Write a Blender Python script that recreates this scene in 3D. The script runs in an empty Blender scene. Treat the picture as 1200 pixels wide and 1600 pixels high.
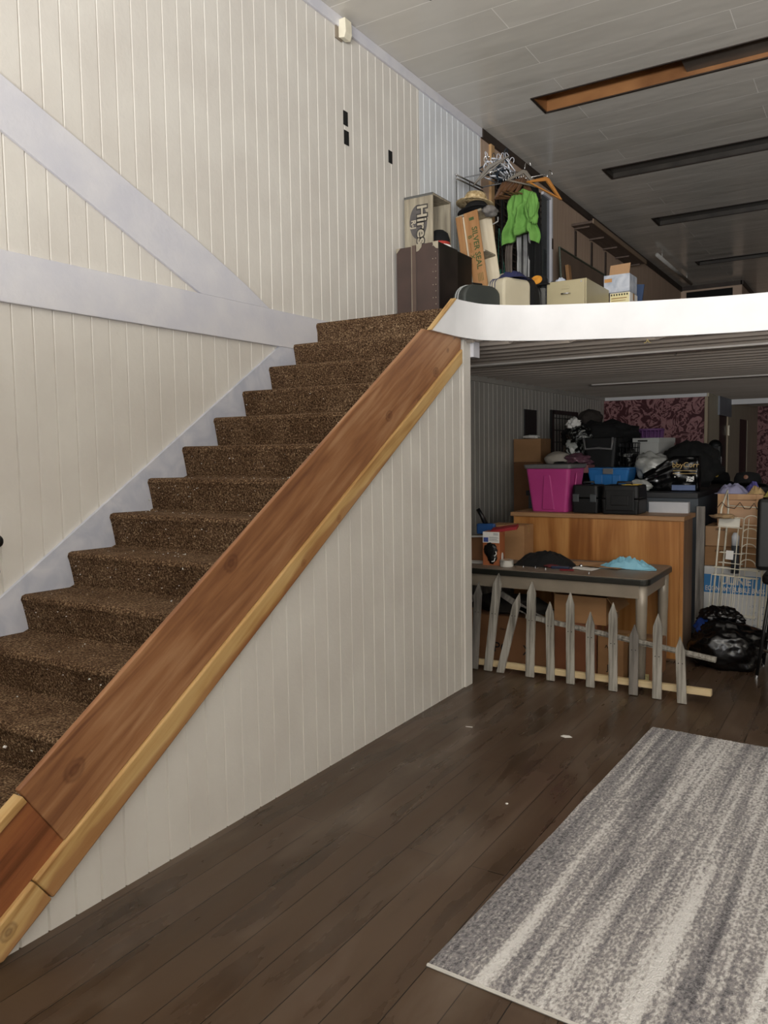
import bpy, bmesh, math, random
from mathutils import Vector, Matrix, noise
random.seed(7)
SC = bpy.context.scene
COL = SC.collection
# ---------------------------------------------------------------- camera
cam_d = bpy.data.cameras.new('camera'); cam = bpy.data.objects.new('camera', cam_d); COL.objects.link(cam)
cam_d.sensor_fit = 'VERTICAL'; cam_d.sensor_height = 36.0; cam_d.lens = 36.0*1239.98/1600.0
cam_d.clip_start = 0.05; cam_d.clip_end = 200
_y, _p, _r = 0.556631691, 0.0768361997, -0.0150323117
F = Vector((-math.sin(_y)*math.cos(_p), math.cos(_y)*math.cos(_p), -math.sin(_p)))
r0 = Vector((math.cos(_y), math.sin(_y), 0)); u0 = r0.cross(F)
rr = r0*math.cos(_r)+u0*math.sin(_r); uu = -r0*math.sin(_r)+u0*math.cos(_r)
cam.matrix_world = Matrix(((rr.x, uu.x, -F.x, 0), (rr.y, uu.y, -F.y, 0), (rr.z, uu.z, -F.z, 1.62), (0, 0, 0, 1)))
SC.camera = cam
# ---------------------------------------------------------------- light: daylight through the shop windows behind the camera
SC.view_settings.view_transform = 'Standard'; SC.view_settings.look = 'None'; SC.view_settings.gamma = 1.0
SC.view_settings.use_curve_mapping = False
SC.view_settings.exposure = -0.92
w = bpy.data.worlds.new('world'); SC.world = w; w.use_nodes = True
bg = w.node_tree.nodes['Background']; bg.inputs[0].default_value = (0.85, 0.92, 1.0, 1); bg.inputs[1].default_value = 0.6
def area(name, loc, sx, sy, power, direction, color=(1, 1, 1), spread=180):
    l = bpy.data.lights.new(name, 'AREA'); l.shape = 'RECTANGLE'; l.size = sx; l.size_y = sy; l.energy = power; l.color = color
    l.spread = math.radians(spread)
    o = bpy.data.objects.new(name, l); COL.objects.link(o); o.location = loc
    o.rotation_euler = Vector(direction).to_track_quat('-Z', 'Y').to_euler(); return o
area('daylight_shop_window', (1.9, -3.38, 2.55), 5.6, 2.3, 190, (-0.12, 1, 0.0), (1.0, 0.99, 0.985))
area('sunlit_pavement_bounce', (1.9, -3.36, 1.62), 5.6, 0.7, 1250, (-0.05, 0.72, 0.7), (1.0, 0.99, 0.98), 110)
area('daylight_street_door', (-2.5, -3.38, 2.9), 1.3, 1.6, 22, (0.1, 1, 0), (1.0, 0.99, 0.98))
# ---------------------------------------------------------------- materials
def hx(c):
    if isinstance(c, str):
        v = [int(c[i:i+2], 16)/255 for i in (0, 2, 4)]
        return tuple(((a/12.92) if a <= .04045 else ((a+.055)/1.055)**2.4) for a in v)+(1,)
    return tuple(c)+(1,) if len(c) == 3 else c
MC = {}
def mat(name, c1, c2=None, scale=8, rough=.6, bump=0, bscale=None, metal=0, stretch=(1, 1, 1), detail=5, ramp=(.35, .65), distort=0, spec=.5, trans=0, alpha=1, sheen=0, coat=0):
    if name in MC: return MC[name]
    m = bpy.data.materials.new(name); m.use_nodes = True; n = m.node_tree.nodes; L = m.node_tree.links
    b = n['Principled BSDF']; b.inputs['Roughness'].default_value = rough; b.inputs['Metallic'].default_value = metal
    b.inputs['Specular IOR Level'].default_value = spec; b.inputs['Transmission Weight'].default_value = trans
    b.inputs['Alpha'].default_value = alpha; b.inputs['Sheen Weight'].default_value = sheen; b.inputs['Coat Weight'].default_value = coat
    tc = n.new('ShaderNodeTexCoord'); mp = n.new('ShaderNodeMapping'); mp.inputs['Scale'].default_value = stretch
    L.new(tc.outputs['Object'], mp.inputs[0])
    nz = n.new('ShaderNodeTexNoise'); nz.inputs['Scale'].default_value = scale; nz.inputs['Detail'].default_value = detail
    nz.inputs['Distortion'].default_value = distort
    L.new(mp.outputs[0], nz.inputs['Vector'])
    cr = n.new('ShaderNodeValToRGB'); cr.color_ramp.elements[0].position = ramp[0]; cr.color_ramp.elements[1].position = ramp[1]
    a = hx(c1); c = hx(c2) if c2 else tuple(x*.86 for x in a[:3])+(1,)
    cr.color_ramp.elements[0].color = c; cr.color_ramp.elements[1].color = a
    L.new(nz.outputs[0], cr.inputs[0]); L.new(cr.outputs[0], b.inputs['Base Color'])
    if bump:
        bn = n.new('ShaderNodeBump'); bn.inputs['Strength'].default_value = min(1, bump); bn.inputs['Distance'].default_value = .01
        nb = n.new('ShaderNodeTexNoise'); nb.inputs['Scale'].default_value = bscale or scale*4; nb.inputs['Detail'].default_value = 4
        L.new(mp.outputs[0], nb.inputs['Vector']); L.new(nb.outputs[0], bn.inputs['Height']); L.new(bn.outputs[0], b.inputs['Normal'])
    MC[name] = m; m['_b'] = 1
    return m
def nodes_of(m): return m.node_tree.nodes, m.node_tree.links, m.node_tree.nodes['Principled BSDF']
def mathn(n, L, op, a, b=None, c=None):
    x = n.new('ShaderNodeMath'); x.operation = op
    for i, v in enumerate((a, b, c)):
        if v is None: continue
        if hasattr(v, 'default_value') or hasattr(v, 'links'): L.new(v, x.inputs[i])
        else: x.inputs[i].default_value = v
    return x.outputs[0]
def mix(n, L, f, a, b):
    x = n.new('ShaderNodeMix'); x.data_type = 'RGBA'
    for i, v in ((0, f), (6, a), (7, b)):
        if isinstance(v, (tuple, list, float, int)): x.inputs[i].default_value = v
        else: L.new(v, x.inputs[i])
    return x.outputs[2]
def ramp(n, L, src, stops, interp='LINEAR'):
    r = n.new('ShaderNodeValToRGB'); r.color_ramp.interpolation = interp
    while len(r.color_ramp.elements) < len(stops): r.color_ramp.elements.new(.5)
    for e, (p, c) in zip(r.color_ramp.elements, stops): e.position = p; e.color = hx(c)
    L.new(src, r.inputs[0]); return r.outputs[0]
def objmap(n, L, scale=(1, 1, 1), rot=(0, 0, 0)):
    tc = n.new('ShaderNodeTexCoord'); mp = n.new('ShaderNodeMapping'); mp.inputs['Scale'].default_value = scale; mp.inputs['Rotation'].default_value = rot
    L.new(tc.outputs['Object'], mp.inputs[0]); return mp.outputs[0]
def noisen(n, L, vec, scale, detail=4, dist=0):
    z = n.new('ShaderNodeTexNoise'); z.inputs['Scale'].default_value = scale; z.inputs['Detail'].default_value = detail; z.inputs['Distortion'].default_value = dist
    L.new(vec, z.inputs['Vector']); return z.outputs[0]
def bumpn(n, L, b, h, strength, dist):
    x = n.new('ShaderNodeBump'); x.inputs['Strength'].default_value = strength; x.inputs['Distance'].default_value = dist
    L.new(h, x.inputs['Height']); L.new(x.outputs[0], b.inputs['Normal'])
# stair carpet: coarse flecked brown loop pile
def carpet():
    m = mat('stair_carpet', '4a3827', rough=.95, spec=.1); n, L, b = nodes_of(m)
    v = objmap(n, L)
    a = noisen(n, L, v, 130, 3); c = noisen(n, L, v, 7, 3)
    col = ramp(n, L, a, [(.30, '2e2117'), (.44, '5a4533'), (.56, '7a6149'), (.70, 'b59d7e')])
    big = ramp(n, L, c, [(.3, 'b0a090'), (.7, 'ffffff')])
    x = n.new('ShaderNodeMix'); x.data_type = 'RGBA'; x.blend_type = 'MULTIPLY'; x.inputs[0].default_value = .6
    L.new(col, x.inputs[6]); L.new(big, x.inputs[7]); L.new(x.outputs[2], b.inputs['Base Color'])
    bumpn(n, L, b, noisen(n, L, v, 160, 2), 1, .012); return m
def floorm():
    m = mat('floor_boards', '453629', rough=.62, spec=.35); n, L, b = nodes_of(m)
    v = objmap(n, L, rot=(0, 0, math.pi/2))
    br = n.new('ShaderNodeTexBrick'); L.new(v, br.inputs['Vector']); br.offset = .37; br.squash = 1
    br.inputs['Scale'].default_value = 1; br.inputs['Mortar Size'].default_value = .0022; br.inputs['Brick Width'].default_value = 2.7; br.inputs['Row Height'].default_value = .145
    br.inputs['Color1'].default_value = hx('57473a'); br.inputs['Color2'].default_value = hx('463729'); br.inputs['Mortar'].default_value = hx('1d1610'); br.inputs['Mortar Smooth'].default_value = .4
    s = objmap(n, L, (3.2, .5, 1)); g = noisen(n, L, s, 3, 7, .25)
    st = ramp(n, L, g, [(.3, '8a7b70'), (.5, 'f0ece8'), (.75, 'ffffff')])
    x = n.new('ShaderNodeMix'); x.data_type = 'RGBA'; x.blend_type = 'MULTIPLY'; x.inputs[0].default_value = .6
    L.new(br.outputs[0], x.inputs[6]); L.new(st, x.inputs[7])
    dust = mathn(n, L, 'MULTIPLY', ramp(n, L, noisen(n, L, objmap(n, L, (2, .7, 1)), 2.2, 7, .4), [(.5, '000000'), (.75, 'ffffff')]), .35)
    L.new(mix(n, L, dust, x.outputs[2], hx('7d7064')), b.inputs['Base Color'])
    L.new(ramp(n, L, g, [(.3, '777777'), (.7, 'b4b4b4')]), b.inputs['Roughness'])
    h = mathn(n, L, 'SUBTRACT', mathn(n, L, 'MULTIPLY', g, .3), br.outputs[1])
    bumpn(n, L, b, h, .35, .004); return m
def ceilm():
    m = mat('ceiling_boards', 'b5b0a8', rough=.42, spec=.4); n, L, b = nodes_of(m)
    v = objmap(n, L)
    br = n.new('ShaderNodeTexBrick'); L.new(v, br.inputs['Vector']); br.offset = .41
    br.inputs['Scale'].default_value = 1; br.inputs['Mortar Size'].default_value = .004; br.inputs['Brick Width'].default_value = 2.4; br.inputs['Row Height'].default_value = .317
    br.inputs['Color1'].default_value = hx('d2cec6'); br.inputs['Color2'].default_value = hx('c9c5bc'); br.inputs['Mortar'].default_value = hx('ece9e2')
    L.new(br.outputs[0], b.inputs['Base Color'])
    L.new(ramp(n, L, noisen(n, L, objmap(n, L, (1, 1, 1)), 1.3, 3), [(.3, '505050'), (.7, '8c8c8c')]), b.inputs['Roughness'])
    h = mathn(n, L, 'ADD', mathn(n, L, 'MULTIPLY', noisen(n, L, objmap(n, L, (1.4, 3, 1)), 1.1, 2), .9), mathn(n, L, 'MULTIPLY', br.outputs[1], -.12))
    bumpn(n, L, b, h, .5, .02); return m
def woodm(name, c_lo, c_mid, c_hi, axis=1, knots=(), rough=.5, gs=1.0, kr=.03, slope=None):
    """long grain along axis; knots = points (object space) with dark rings; slope = grain angle in the YZ plane"""
    m = mat(name, c_mid, rough=rough); n, L, b = nodes_of(m)
    tc = n.new('ShaderNodeTexCoord'); vec = tc.outputs['Object']
    if slope is not None:
        mp = n.new('ShaderNodeMapping'); mp.vector_type = 'POINT'; mp.inputs['Rotation'].default_value = (-slope, 0, 0); L.new(vec, mp.inputs[0]); rv = mp.outputs[0]
    else: rv = vec
    sc = [14*gs]*3; sc[axis] = 1.1*gs
    mp2 = n.new('ShaderNodeMapping'); mp2.inputs['Scale'].default_value = sc; L.new(rv, mp2.inputs[0])
    g = noisen(n, L, mp2.outputs[0], 1.0, 5, 1.2)
    f = noisen(n, L, mp2.outputs[0], 6.0, 4, .3)
    big = noisen(n, L, rv, 1.6, 3)
    gg = mathn(n, L, 'ADD', mathn(n, L, 'MULTIPLY', g, .62), mathn(n, L, 'ADD', mathn(n, L, 'MULTIPLY', f, .12), mathn(n, L, 'MULTIPLY', big, .28)))
    col = ramp(n, L, gg, [(.36, c_lo), (.5, c_mid), (.64, c_hi)])
    for (p, rad) in knots:
        sb = n.new('ShaderNodeVectorMath'); sb.operation = 'SUBTRACT'; L.new(vec, sb.inputs[0]); sb.inputs[1].default_value = p
        mr = n.new('ShaderNodeMapping'); mr.inputs['Rotation'].default_value = (-(slope or 0), 0, 0)
        L.new(sb.outputs[0], mr.inputs[0])
        ms = n.new('ShaderNodeMapping'); ms.inputs['Scale'].default_value = (0.2, .8, 1); L.new(mr.outputs[0], ms.inputs[0])
        ln = n.new('ShaderNodeVectorMath'); ln.operation = 'LENGTH'; L.new(ms.outputs[0], ln.inputs[0])
        d = mathn(n, L, 'ADD', mathn(n, L, 'DIVIDE', ln.outputs['Value'], rad), mathn(n, L, 'MULTIPLY', mathn(n, L, 'SUBTRACT', f, .5), .5))
        fac = ramp(n, L, d, [(.0, 'a0a0a0'), (.3, 'c8c8c8'), (.5, '808080'), (.75, 'b0b0b0'), (.95, '303030'), (1.0, '000000')])
        col = mix(n, L, fac, col, hx('4a2415'))
    L.new(col, b.inputs['Base Color'])
    bumpn(n, L, b, f, .25, .003); return m
def wallpaper():
    m = mat('damask_wallpaper', '4c1219', rough=.6); n, L, b = nodes_of(m)
    a = noisen(n, L, objmap(n, L, (1, 1, 1)), 6.5, 3, 2.6)
    w_ = n.new('ShaderNodeTexWave'); w_.inputs['Scale'].default_value = .8; w_.inputs['Distortion'].default_value = 6; L.new(objmap(n, L), w_.inputs['Vector'])
    s = mathn(n, L, 'ADD', mathn(n, L, 'MULTIPLY', a, .9), mathn(n, L, 'MULTIPLY', w_.outputs[1], .08))
    L.new(ramp(n, L, s, [(.43, '451018'), (.48, '9a6a6c'), (.56, 'a87c7c'), (.61, '4a1119')]), b.inputs['Base Color']); return m
def rugm():
    m = mat('rug_pile', '9a9590', rough=.9, spec=.25, sheen=.3); n, L, b = nodes_of(m)
    v = objmap(n, L, (9.0, .42, 1)); s = noisen(n, L, v, 1.0, 3, .7)
    v2 = objmap(n, L, (30, .7, 1)); s2 = noisen(n, L, v2, 1.0, 2, .3)
    sp = noisen(n, L, objmap(n, L, (1, .55, 1)), 105, 3)
    t = mathn(n, L, 'ADD', mathn(n, L, 'MULTIPLY', s, .6), mathn(n, L, 'MULTIPLY', s2, .4))
    t = mathn(n, L, 'ADD', t, mathn(n, L, 'MULTIPLY', mathn(n, L, 'SUBTRACT', sp, .5), .5))
    L.new(ramp(n, L, t, [(.32, '3d3a3e'), (.40, '5d5a5d'), (.45, '7d797b'), (.50, '8a8584'), (.54, 'b0aba8'), (.64, 'd8d5d2')]), b.inputs['Base Color'])
    bumpn(n, L, b, noisen(n, L, objmap(n, L, (1, .6, 1)), 190, 2), 1, .01); return m
def bottle(): pass
M = {
 'wall': mat('cream_painted_boards', 'd9d5cd', 'd2cdc5', 3, .55, bump=.12, bscale=40),
 'wall2': mat('fresh_white_painted_boards', 'dcdfe2', 'd3d6da', 3, .5, bump=.1, bscale=40),
 'wallg': mat('grey_painted_boards', 'b9b6ae', 'aeaba3', 3, .55, bump=.1, bscale=40),
 'trimw': mat('cool_white_trim_paint', 'd6d5d9', 'cbcbd3', 5, .5, bump=.15, bscale=25),
 'skirt': mat('brushed_grey_white_paint', 'cfd0d8', 'b9bdca', 6, .55, bump=.2, bscale=30, distort=1),
 'fascia': mat('bright_white_gloss_paint', 'e9e9ea', 'e2e2e3', 4, .4),
 'brownwall': mat('brown_panel_wall', 'b8a08c', 'aa9380', 3, .6, stretch=(1, 8, .4)),
 'darkpanel': mat('dark_brown_panel', '3a2e26', '2a201a', 5, .6),
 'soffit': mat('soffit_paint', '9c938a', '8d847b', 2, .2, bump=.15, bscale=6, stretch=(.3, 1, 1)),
 'carpet': carpet(), 'floor': floorm(), 'ceil': ceilm(), 'paper': wallpaper(), 'rug': rugm(),
 'black': mat('black_plastic', '0c0c0d', '060606', 10, .42), 'hole': mat('painted_hole_dark', '050505', '030303', 5, .9),  # hole: near-black colour painted in for the shade inside openings
 'plank': woodm('stained_pine_plank', '744a30', '976844', 'b08560', 1, [((-2.34, 2.511, 1.151), .042), ((-2.34, 3.823, 1.815), .036), ((-2.34, 4.385, 2.10), .035), ((-2.34, 4.178, 1.92), .032), ((-2.34, 1.697, .533), .045), ((-2.34, 4.55, 2.25), .018)], .48, 1, slope=math.atan(.656)),
 'strip': woodm('pale_pine_strip', '9a6c3a', 'c09a62', 'cfae78', 1, [((-2.33, 1.95, .41), .03), ((-2.33, 3.0, 1.11), .02), ((-2.33, 3.3, 1.3), .02), ((-2.33, 1.42, .1), .03)], .55, 1, slope=math.atan(.65)),
 'strip2': None,
 'beadgap': mat('gap_dark', '1a1613', rough=.9),
}
def heart(m):
    n, L, b = nodes_of(m); tc = n.new('ShaderNodeTexCoord'); sp = n.new('ShaderNodeSeparateXYZ'); L.new(tc.outputs['Object'], sp.inputs[0])
    d = mathn(n, L, 'SUBTRACT', sp.outputs[2], mathn(n, L, 'MULTIPLY', sp.outputs[1], .65))
    nz_ = noisen(n, L, objmap(n, L, (1, 1, 1)), 2.3, 3)
    e = mathn(n, L, 'ADD', mathn(n, L, 'MULTIPLY', mathn(n, L, 'SUBTRACT', -.842, d), 40), mathn(n, L, 'MULTIPLY', mathn(n, L, 'SUBTRACT', nz_, .5), 6))
    e = mathn(n, L, 'SUBTRACT', e, mathn(n, L, 'MULTIPLY', mathn(n, L, 'MAXIMUM', mathn(n, L, 'SUBTRACT', sp.outputs[1], 3.5), 0), 3))
    f = ramp(n, L, e, [(.1, '000000'), (.9, 'c8c8c8')])
    src = b.inputs['Base Color'].links[0].from_socket
    L.new(mix(n, L, f, src, hx('8a5230')), b.inputs['Base Color'])
M['strip2'] = woodm('heart_edged_pine_strip', '9a6c3a', 'c09a62', 'cfae78', 1, [((-2.33, 3.0, 1.09), .02), ((-2.33, 3.3, 1.28), .02), ((-2.33, 1.42, .1), .03)], .55, 1, slope=math.atan(.65)); heart(M['strip2'])
# ---------------------------------------------------------------- mesh helpers
class MB:
    def __init__(s): s.v = []; s.f = []
    def add(s, vs, fs, mtx=None):
        k = len(s.v); s.v += [tuple((mtx @ Vector(p)) if mtx else p) for p in vs]; s.f += [tuple(i+k for i in f) for f in fs]; return s
    def box(s, x0, x1, y0, y1, z0, z1, mtx=None):
        vs = [(x, y, z) for z in (z0, z1) for y in (y0, y1) for x in (x0, x1)]
        return s.add(vs, [(0, 2, 3, 1), (4, 5, 7, 6), (0, 1, 5, 4), (2, 6, 7, 3), (0, 4, 6, 2), (1, 3, 7, 5)], mtx)
    def prism(s, poly, axis, a, b, mtx=None):
        def P(p, t): return (t, p[0], p[1]) if axis == 0 else ((p[0], t, p[1]) if axis == 1 else (p[0], p[1], t))
        n = len(poly); vs = [P(p, a) for p in poly]+[P(p, b) for p in poly]
        return s.add(vs, [tuple(range(n))[::-1], tuple(range(n, 2*n))]+[(i, (i+1) % n, n+(i+1) % n, n+i) for i in range(n)], mtx)
    def tube(s, pts, r, n=8, closed=False, mtx=None, r2=None):
        pts = [Vector(p) for p in pts]; N = len(pts); rings = []
        up = None
        for i, p in enumerate(pts):
            if closed: t = pts[(i+1) % N]-pts[i-1]
            else: t = pts[min(i+1, N-1)]-pts[max(i-1, 0)]
            t.normalize()
            if up is None: up = Vector((0, 0, 1)) if abs(t.z) < .9 else Vector((1, 0, 0))
            a = t.cross(up).normalized(); up = a.cross(t).normalized()
            R = r if r2 is None else r+(r2-r)*i/(N-1)
            rings.append([p+(a*math.cos(2*math.pi*k/n)+up*math.sin(2*math.pi*k/n))*R for k in range(n)])
        vs = [q for g in rings for q in g]; fs = []
        for i in range(N if closed else N-1):
            j = (i+1) % N
            fs += [(i*n+k, i*n+(k+1) % n, j*n+(k+1) % n, j*n+k) for k in range(n)]
        if not closed: fs += [tuple(range(n))[::-1], tuple(range((N-1)*n, N*n))]
        return s.add(vs, fs, mtx)
    def lathe(s, prof, n=24, mtx=None, sy=1):
        vs = []; fs = []
        for (r, z) in prof: vs += [(r*math.cos(2*math.pi*k/n), sy*r*math.sin(2*math.pi*k/n), z) for k in range(n)]
        for i in range(len(prof)-1): fs += [(i*n+k, i*n+(k+1) % n, (i+1)*n+(k+1) % n, (i+1)*n+k) for k in range(n)]
        fs += [tuple(range(n))[::-1], tuple(range((len(prof)-1)*n, len(prof)*n))]
        return s.add(vs, fs, mtx)
    def blob(s, c, rad, amp=.15, fr=2.0, sub=3, seed=0, ridge=False, flat=None, mtx=None):
        bm = bmesh.new(); bmesh.ops.create_icosphere(bm, subdivisions=sub, radius=1)
        for v in bm.verts:
            d = v.co.normalized(); o = Vector((seed*7.3, seed*3.1, seed*1.7))
            k = noise.noise(d*fr+o)
            if ridge: k += .6*(.5-abs(noise.noise(d*fr*2.3+o*2)))*1.2+.35*(.4-abs(noise.noise(d*fr*5+o)))
            v.co = d*(1+amp*k*2)
            v.co = Vector((v.co.x*rad[0], v.co.y*rad[1], v.co.z*rad[2]))+Vector(c)
            if flat is not None and v.co.z < flat: v.co.z = flat+(v.co.z-flat)*.04
        bm.verts.ensure_lookup_table()
        s.add([tuple(v.co) for v in bm.verts], [tuple(x.index for x in f.verts) for f in bm.faces], mtx); bm.free(); return s
    def grid(s, fn, nu, nv, thick=0.0):
        vs = [fn(i/nu, j/nv) for j in range(nv+1) for i in range(nu+1)]; W = nu+1
        fs = [(j*W+i, j*W+i+1, (j+1)*W+i+1, (j+1)*W+i) for j in range(nv) for i in range(nu)]
        if thick:
            k = len(vs); vs = vs+[(p[0], p[1], p[2]-thick) for p in vs]
            fs += [tuple(k+i for i in f)[::-1] for f in fs]
            E_ = [(i, i+1) for i in range(nu)]+[((nv)*W+i+1, (nv)*W+i) for i in range(nu)]+[((j+1)*W, j*W) for j in range(nv)]+[(j*W+nu, (j+1)*W+nu) for j in range(nv)]
            fs += [(b_, a_, a_+k, b_+k) for a_, b_ in E_]
        return s.add(vs, fs)
def mkobj(name, mb, m, parent=None, loc=(0, 0, 0), rot=(0, 0, 0), bevel=0, smooth=False, fix=True):
    me = bpy.data.meshes.new(name); me.from_pydata(mb.v, [], mb.f); me.validate(); me.update()
    if fix:
        bm = bmesh.new(); bm.from_mesh(me); bmesh.ops.recalc_face_normals(bm, faces=bm.faces); bm.to_mesh(me); bm.free()
    if m: me.materials.append(M[m] if isinstance(m, str) else m)
    o = bpy.data.objects.new(name, me); COL.objects.link(o); o.location = loc; o.rotation_euler = rot
    if parent: o.parent = parent
    if smooth:
        for p in me.polygons: p.use_smooth = True
    if bevel:
        b = o.modifiers.new('bevel', 'BEVEL'); b.width = bevel; b.segments = 2; b.limit_method = 'ANGLE'; b.angle_limit = math.radians(40)
    return o
def tag(o, label=None, cat=None, group=None, kind=None):
    if label: o['label'] = label
    if cat: o['category'] = cat
    if group: o['group'] = group
    if kind: o['kind'] = kind
    return o
def thing(name, label, cat, loc=(0, 0, 0), rot=(0, 0, 0), group=None):
    if not isinstance(rot, (tuple, list)): rot = (0, 0, rot)
    o = bpy.data.objects.new(name, None); COL.objects.link(o); o.location = loc; o.rotation_euler = rot; o.empty_display_size = .05
    return tag(o, label, cat, group)
def struct(name, mb, m, **k): return tag(mkobj(name, mb, m, **k), kind='structure')
def copy_tree(o, parent=None):
    c = o.copy(); COL.objects.link(c)
    if parent: c.parent = parent
    for ch in list(o.children): copy_tree(ch, c)
    return c
_fc = {}
def text(s, size, pos, right, up, m, parent, name='lettering', depth=.001, bold=0, sx=1):
    cu = bpy.data.curves.new(name, 'FONT'); cu.body = s; cu.size = size; cu.extrude = depth; cu.offset = bold; cu.align_x = 'CENTER'; cu.align_y = 'CENTER'; cu.resolution_u = 3
    t = bpy.data.objects.new(name+'_t', cu); COL.objects.link(t)
    dg = bpy.context.evaluated_depsgraph_get(); me = bpy.data.meshes.new_from_object(t.evaluated_get(dg)); bpy.data.objects.remove(t); bpy.data.curves.remove(cu)
    R_ = Vector(right).normalized(); U_ = Vector(up).normalized(); N_ = R_.cross(U_)
    mt = Matrix(((R_.x*sx, U_.x, N_.x, pos[0]), (R_.y*sx, U_.y, N_.y, pos[1]), (R_.z*sx, U_.z, N_.z, pos[2]), (0, 0, 0, 1)))
    me.transform(mt); me.materials.clear(); me.materials.append(M[m] if isinstance(m, str) else m)
    o = bpy.data.objects.new(name, me); COL.objects.link(o)
    if parent: o.parent = parent
    return o
def lerp(a, b, t): return a+(b-a)*t
PI = math.pi
# ================================================================= STRUCTURE
XL = -3.36; XW = -2.36; ZC = 4.716; ZM = 2.511; SOF = 2.345
def boards_x(x, y0, y1, zlo, zhi, pitch, phase, d=.008, wgap=.0052, sgn=1, back=.08):
    """vertical V-grooved boards on a plane x=const facing +X; zlo / zhi are functions of y"""
    ys = [y0]; prof = []
    k = math.ceil((y0-phase)/pitch)
    prof.append((y0, 0))
    y = phase+k*pitch
    while y < y1-wgap:
        if y > y0+wgap: prof += [(y-wgap, 0), (y-.0008, -d), (y+.0008, -d), (y+wgap, 0)]
        y += pitch
    prof.append((y1, 0))
    mb = MB(); vs = []
    for (yy, dd) in prof: vs += [(x+sgn*dd, yy, zlo(yy)), (x+sgn*dd, yy, zhi(yy))]
    fs = [(2*i, 2*i+2, 2*i+3, 2*i+1) for i in range(len(prof)-1)]
    k = len(vs)
    vs += [(x-sgn*back, prof[0][0], zlo(y0)), (x-sgn*back, prof[0][0], zhi(y0)), (x-sgn*back, prof[-1][0], zlo(y1)), (x-sgn*back, prof[-1][0], zhi(y1))]
    e = 2*(len(prof)-1)
    fs += [(k, 0, 1, k+1), (e, k+2, k+3, e+1), (k+2, k, k+1, k+3)]
    mb.add(vs, fs); return mb
c0 = lambda v: (lambda y: v)
struct('floor', MB().box(-3.6, 5.2, -3.6, 20, -.1, 0), 'floor')
# left wall: cream boards, then freshly painted end, brown panel beyond; grey boards below the mezzanine
struct('wall_left', boards_x(XL, -3.6, 6.05, c0(0), c0(ZC), .1085, 2.223), 'wall', fix=False)
struct('wall_left_white_end', boards_x(XL, 6.052, 7.27, c0(ZM), c0(ZC), .1085, 2.223), 'wall2', fix=False)
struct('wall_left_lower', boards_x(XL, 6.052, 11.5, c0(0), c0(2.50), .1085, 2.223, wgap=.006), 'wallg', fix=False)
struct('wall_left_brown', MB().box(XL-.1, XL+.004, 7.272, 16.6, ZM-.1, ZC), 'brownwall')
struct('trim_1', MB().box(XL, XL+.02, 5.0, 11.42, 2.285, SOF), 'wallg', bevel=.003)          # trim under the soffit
struct('trim_2', MB().box(XL, XL+.022, -3.5, 7.27, 4.635, ZC), 'trimw', bevel=.004)       # ceiling trim
struct('trim_3', MB().box(XL, XL+.03, 7.27, 16.5, 4.63, ZC), 'darkpanel', bevel=.004)
# ceiling with the long light troughs cut out
slots = [(6.915, 7.262), (9.06, 9.425), (11.335, 11.745), (14.36, 14.66)]
mb = MB(); prev = -3.6
for a, b in slots:
    mb.box(-3.5, 5.2, prev, a, ZC, ZC+.2); mb.box(-3.5, -2.69, a, b, ZC, ZC+.2); mb.box(3.2, 5.2, a, b, ZC, ZC+.2); prev = b
mb.box(-3.5, 5.2, prev, 20, ZC, ZC+.2)
struct('ceiling', mb, 'ceil')
M['troughdark'] = mat('trough_dark_metal', '3b3630', '2a2621', 4, .45)
M['troughwarm'] = mat('trough_copper_brown', '9a6c42', '6b4526', 2.5, .42, stretch=(.6, 1, 1))
M['troughcover'] = mat('trough_grey_diffuser', '57534d', '46423d', 3, .35)
for i, (a, b) in enumerate(slots):
    nm = ['nearest long ceiling light trough, brown lining bare at its left end', 'second ceiling light trough from the front, dark along its whole length', 'third ceiling light trough, near the wavy ceiling patch', 'farthest ceiling light trough, beyond the white pole'][i]
    t = thing('ceiling_light', nm, 'ceiling light', (-2.69, a, ZC), group=None)
    w_ = b-a
    # housing: sloping sides + top, open below
    h = MB(); L_ = 5.8
    for x0, x1, y0, y1, z0, z1 in ((0, L_, 0, .012, .0, .13), (0, L_, w_-.012, w_, .0, .13), (0, .012, .012, w_-.012, 0, .13), (L_-.012, L_, .012, w_-.012, 0, .13), (0, L_, 0, w_, .13, .145)):
        h.box(x0, x1, y0, y1, z0, z1)
    mkobj('housing', h, 'troughwarm' if i == 0 else 'troughdark', t)
    f = MB(); f.box(-.015, L_, -.012, .004, -.008, 0); f.box(-.015, L_, w_-.004, w_+.014, -.008, 0); f.box(-.015, .004, 0, w_, -.008, 0)
    mkobj('rim', f, mat('trough_rim_dark', '2a211b', rough=.5), t)
    r = MB(); 
    if i == 0: r.box(1.24, L_-.02, .014, w_-.014, .035, .05)
    else: r.box(.014, L_-.02, .014, w_-.014, .05, .065)
    tag(mkobj('cover', r, 'troughcover', t), 'grey cover panel inside the trough' if i == 0 else None)
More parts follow.
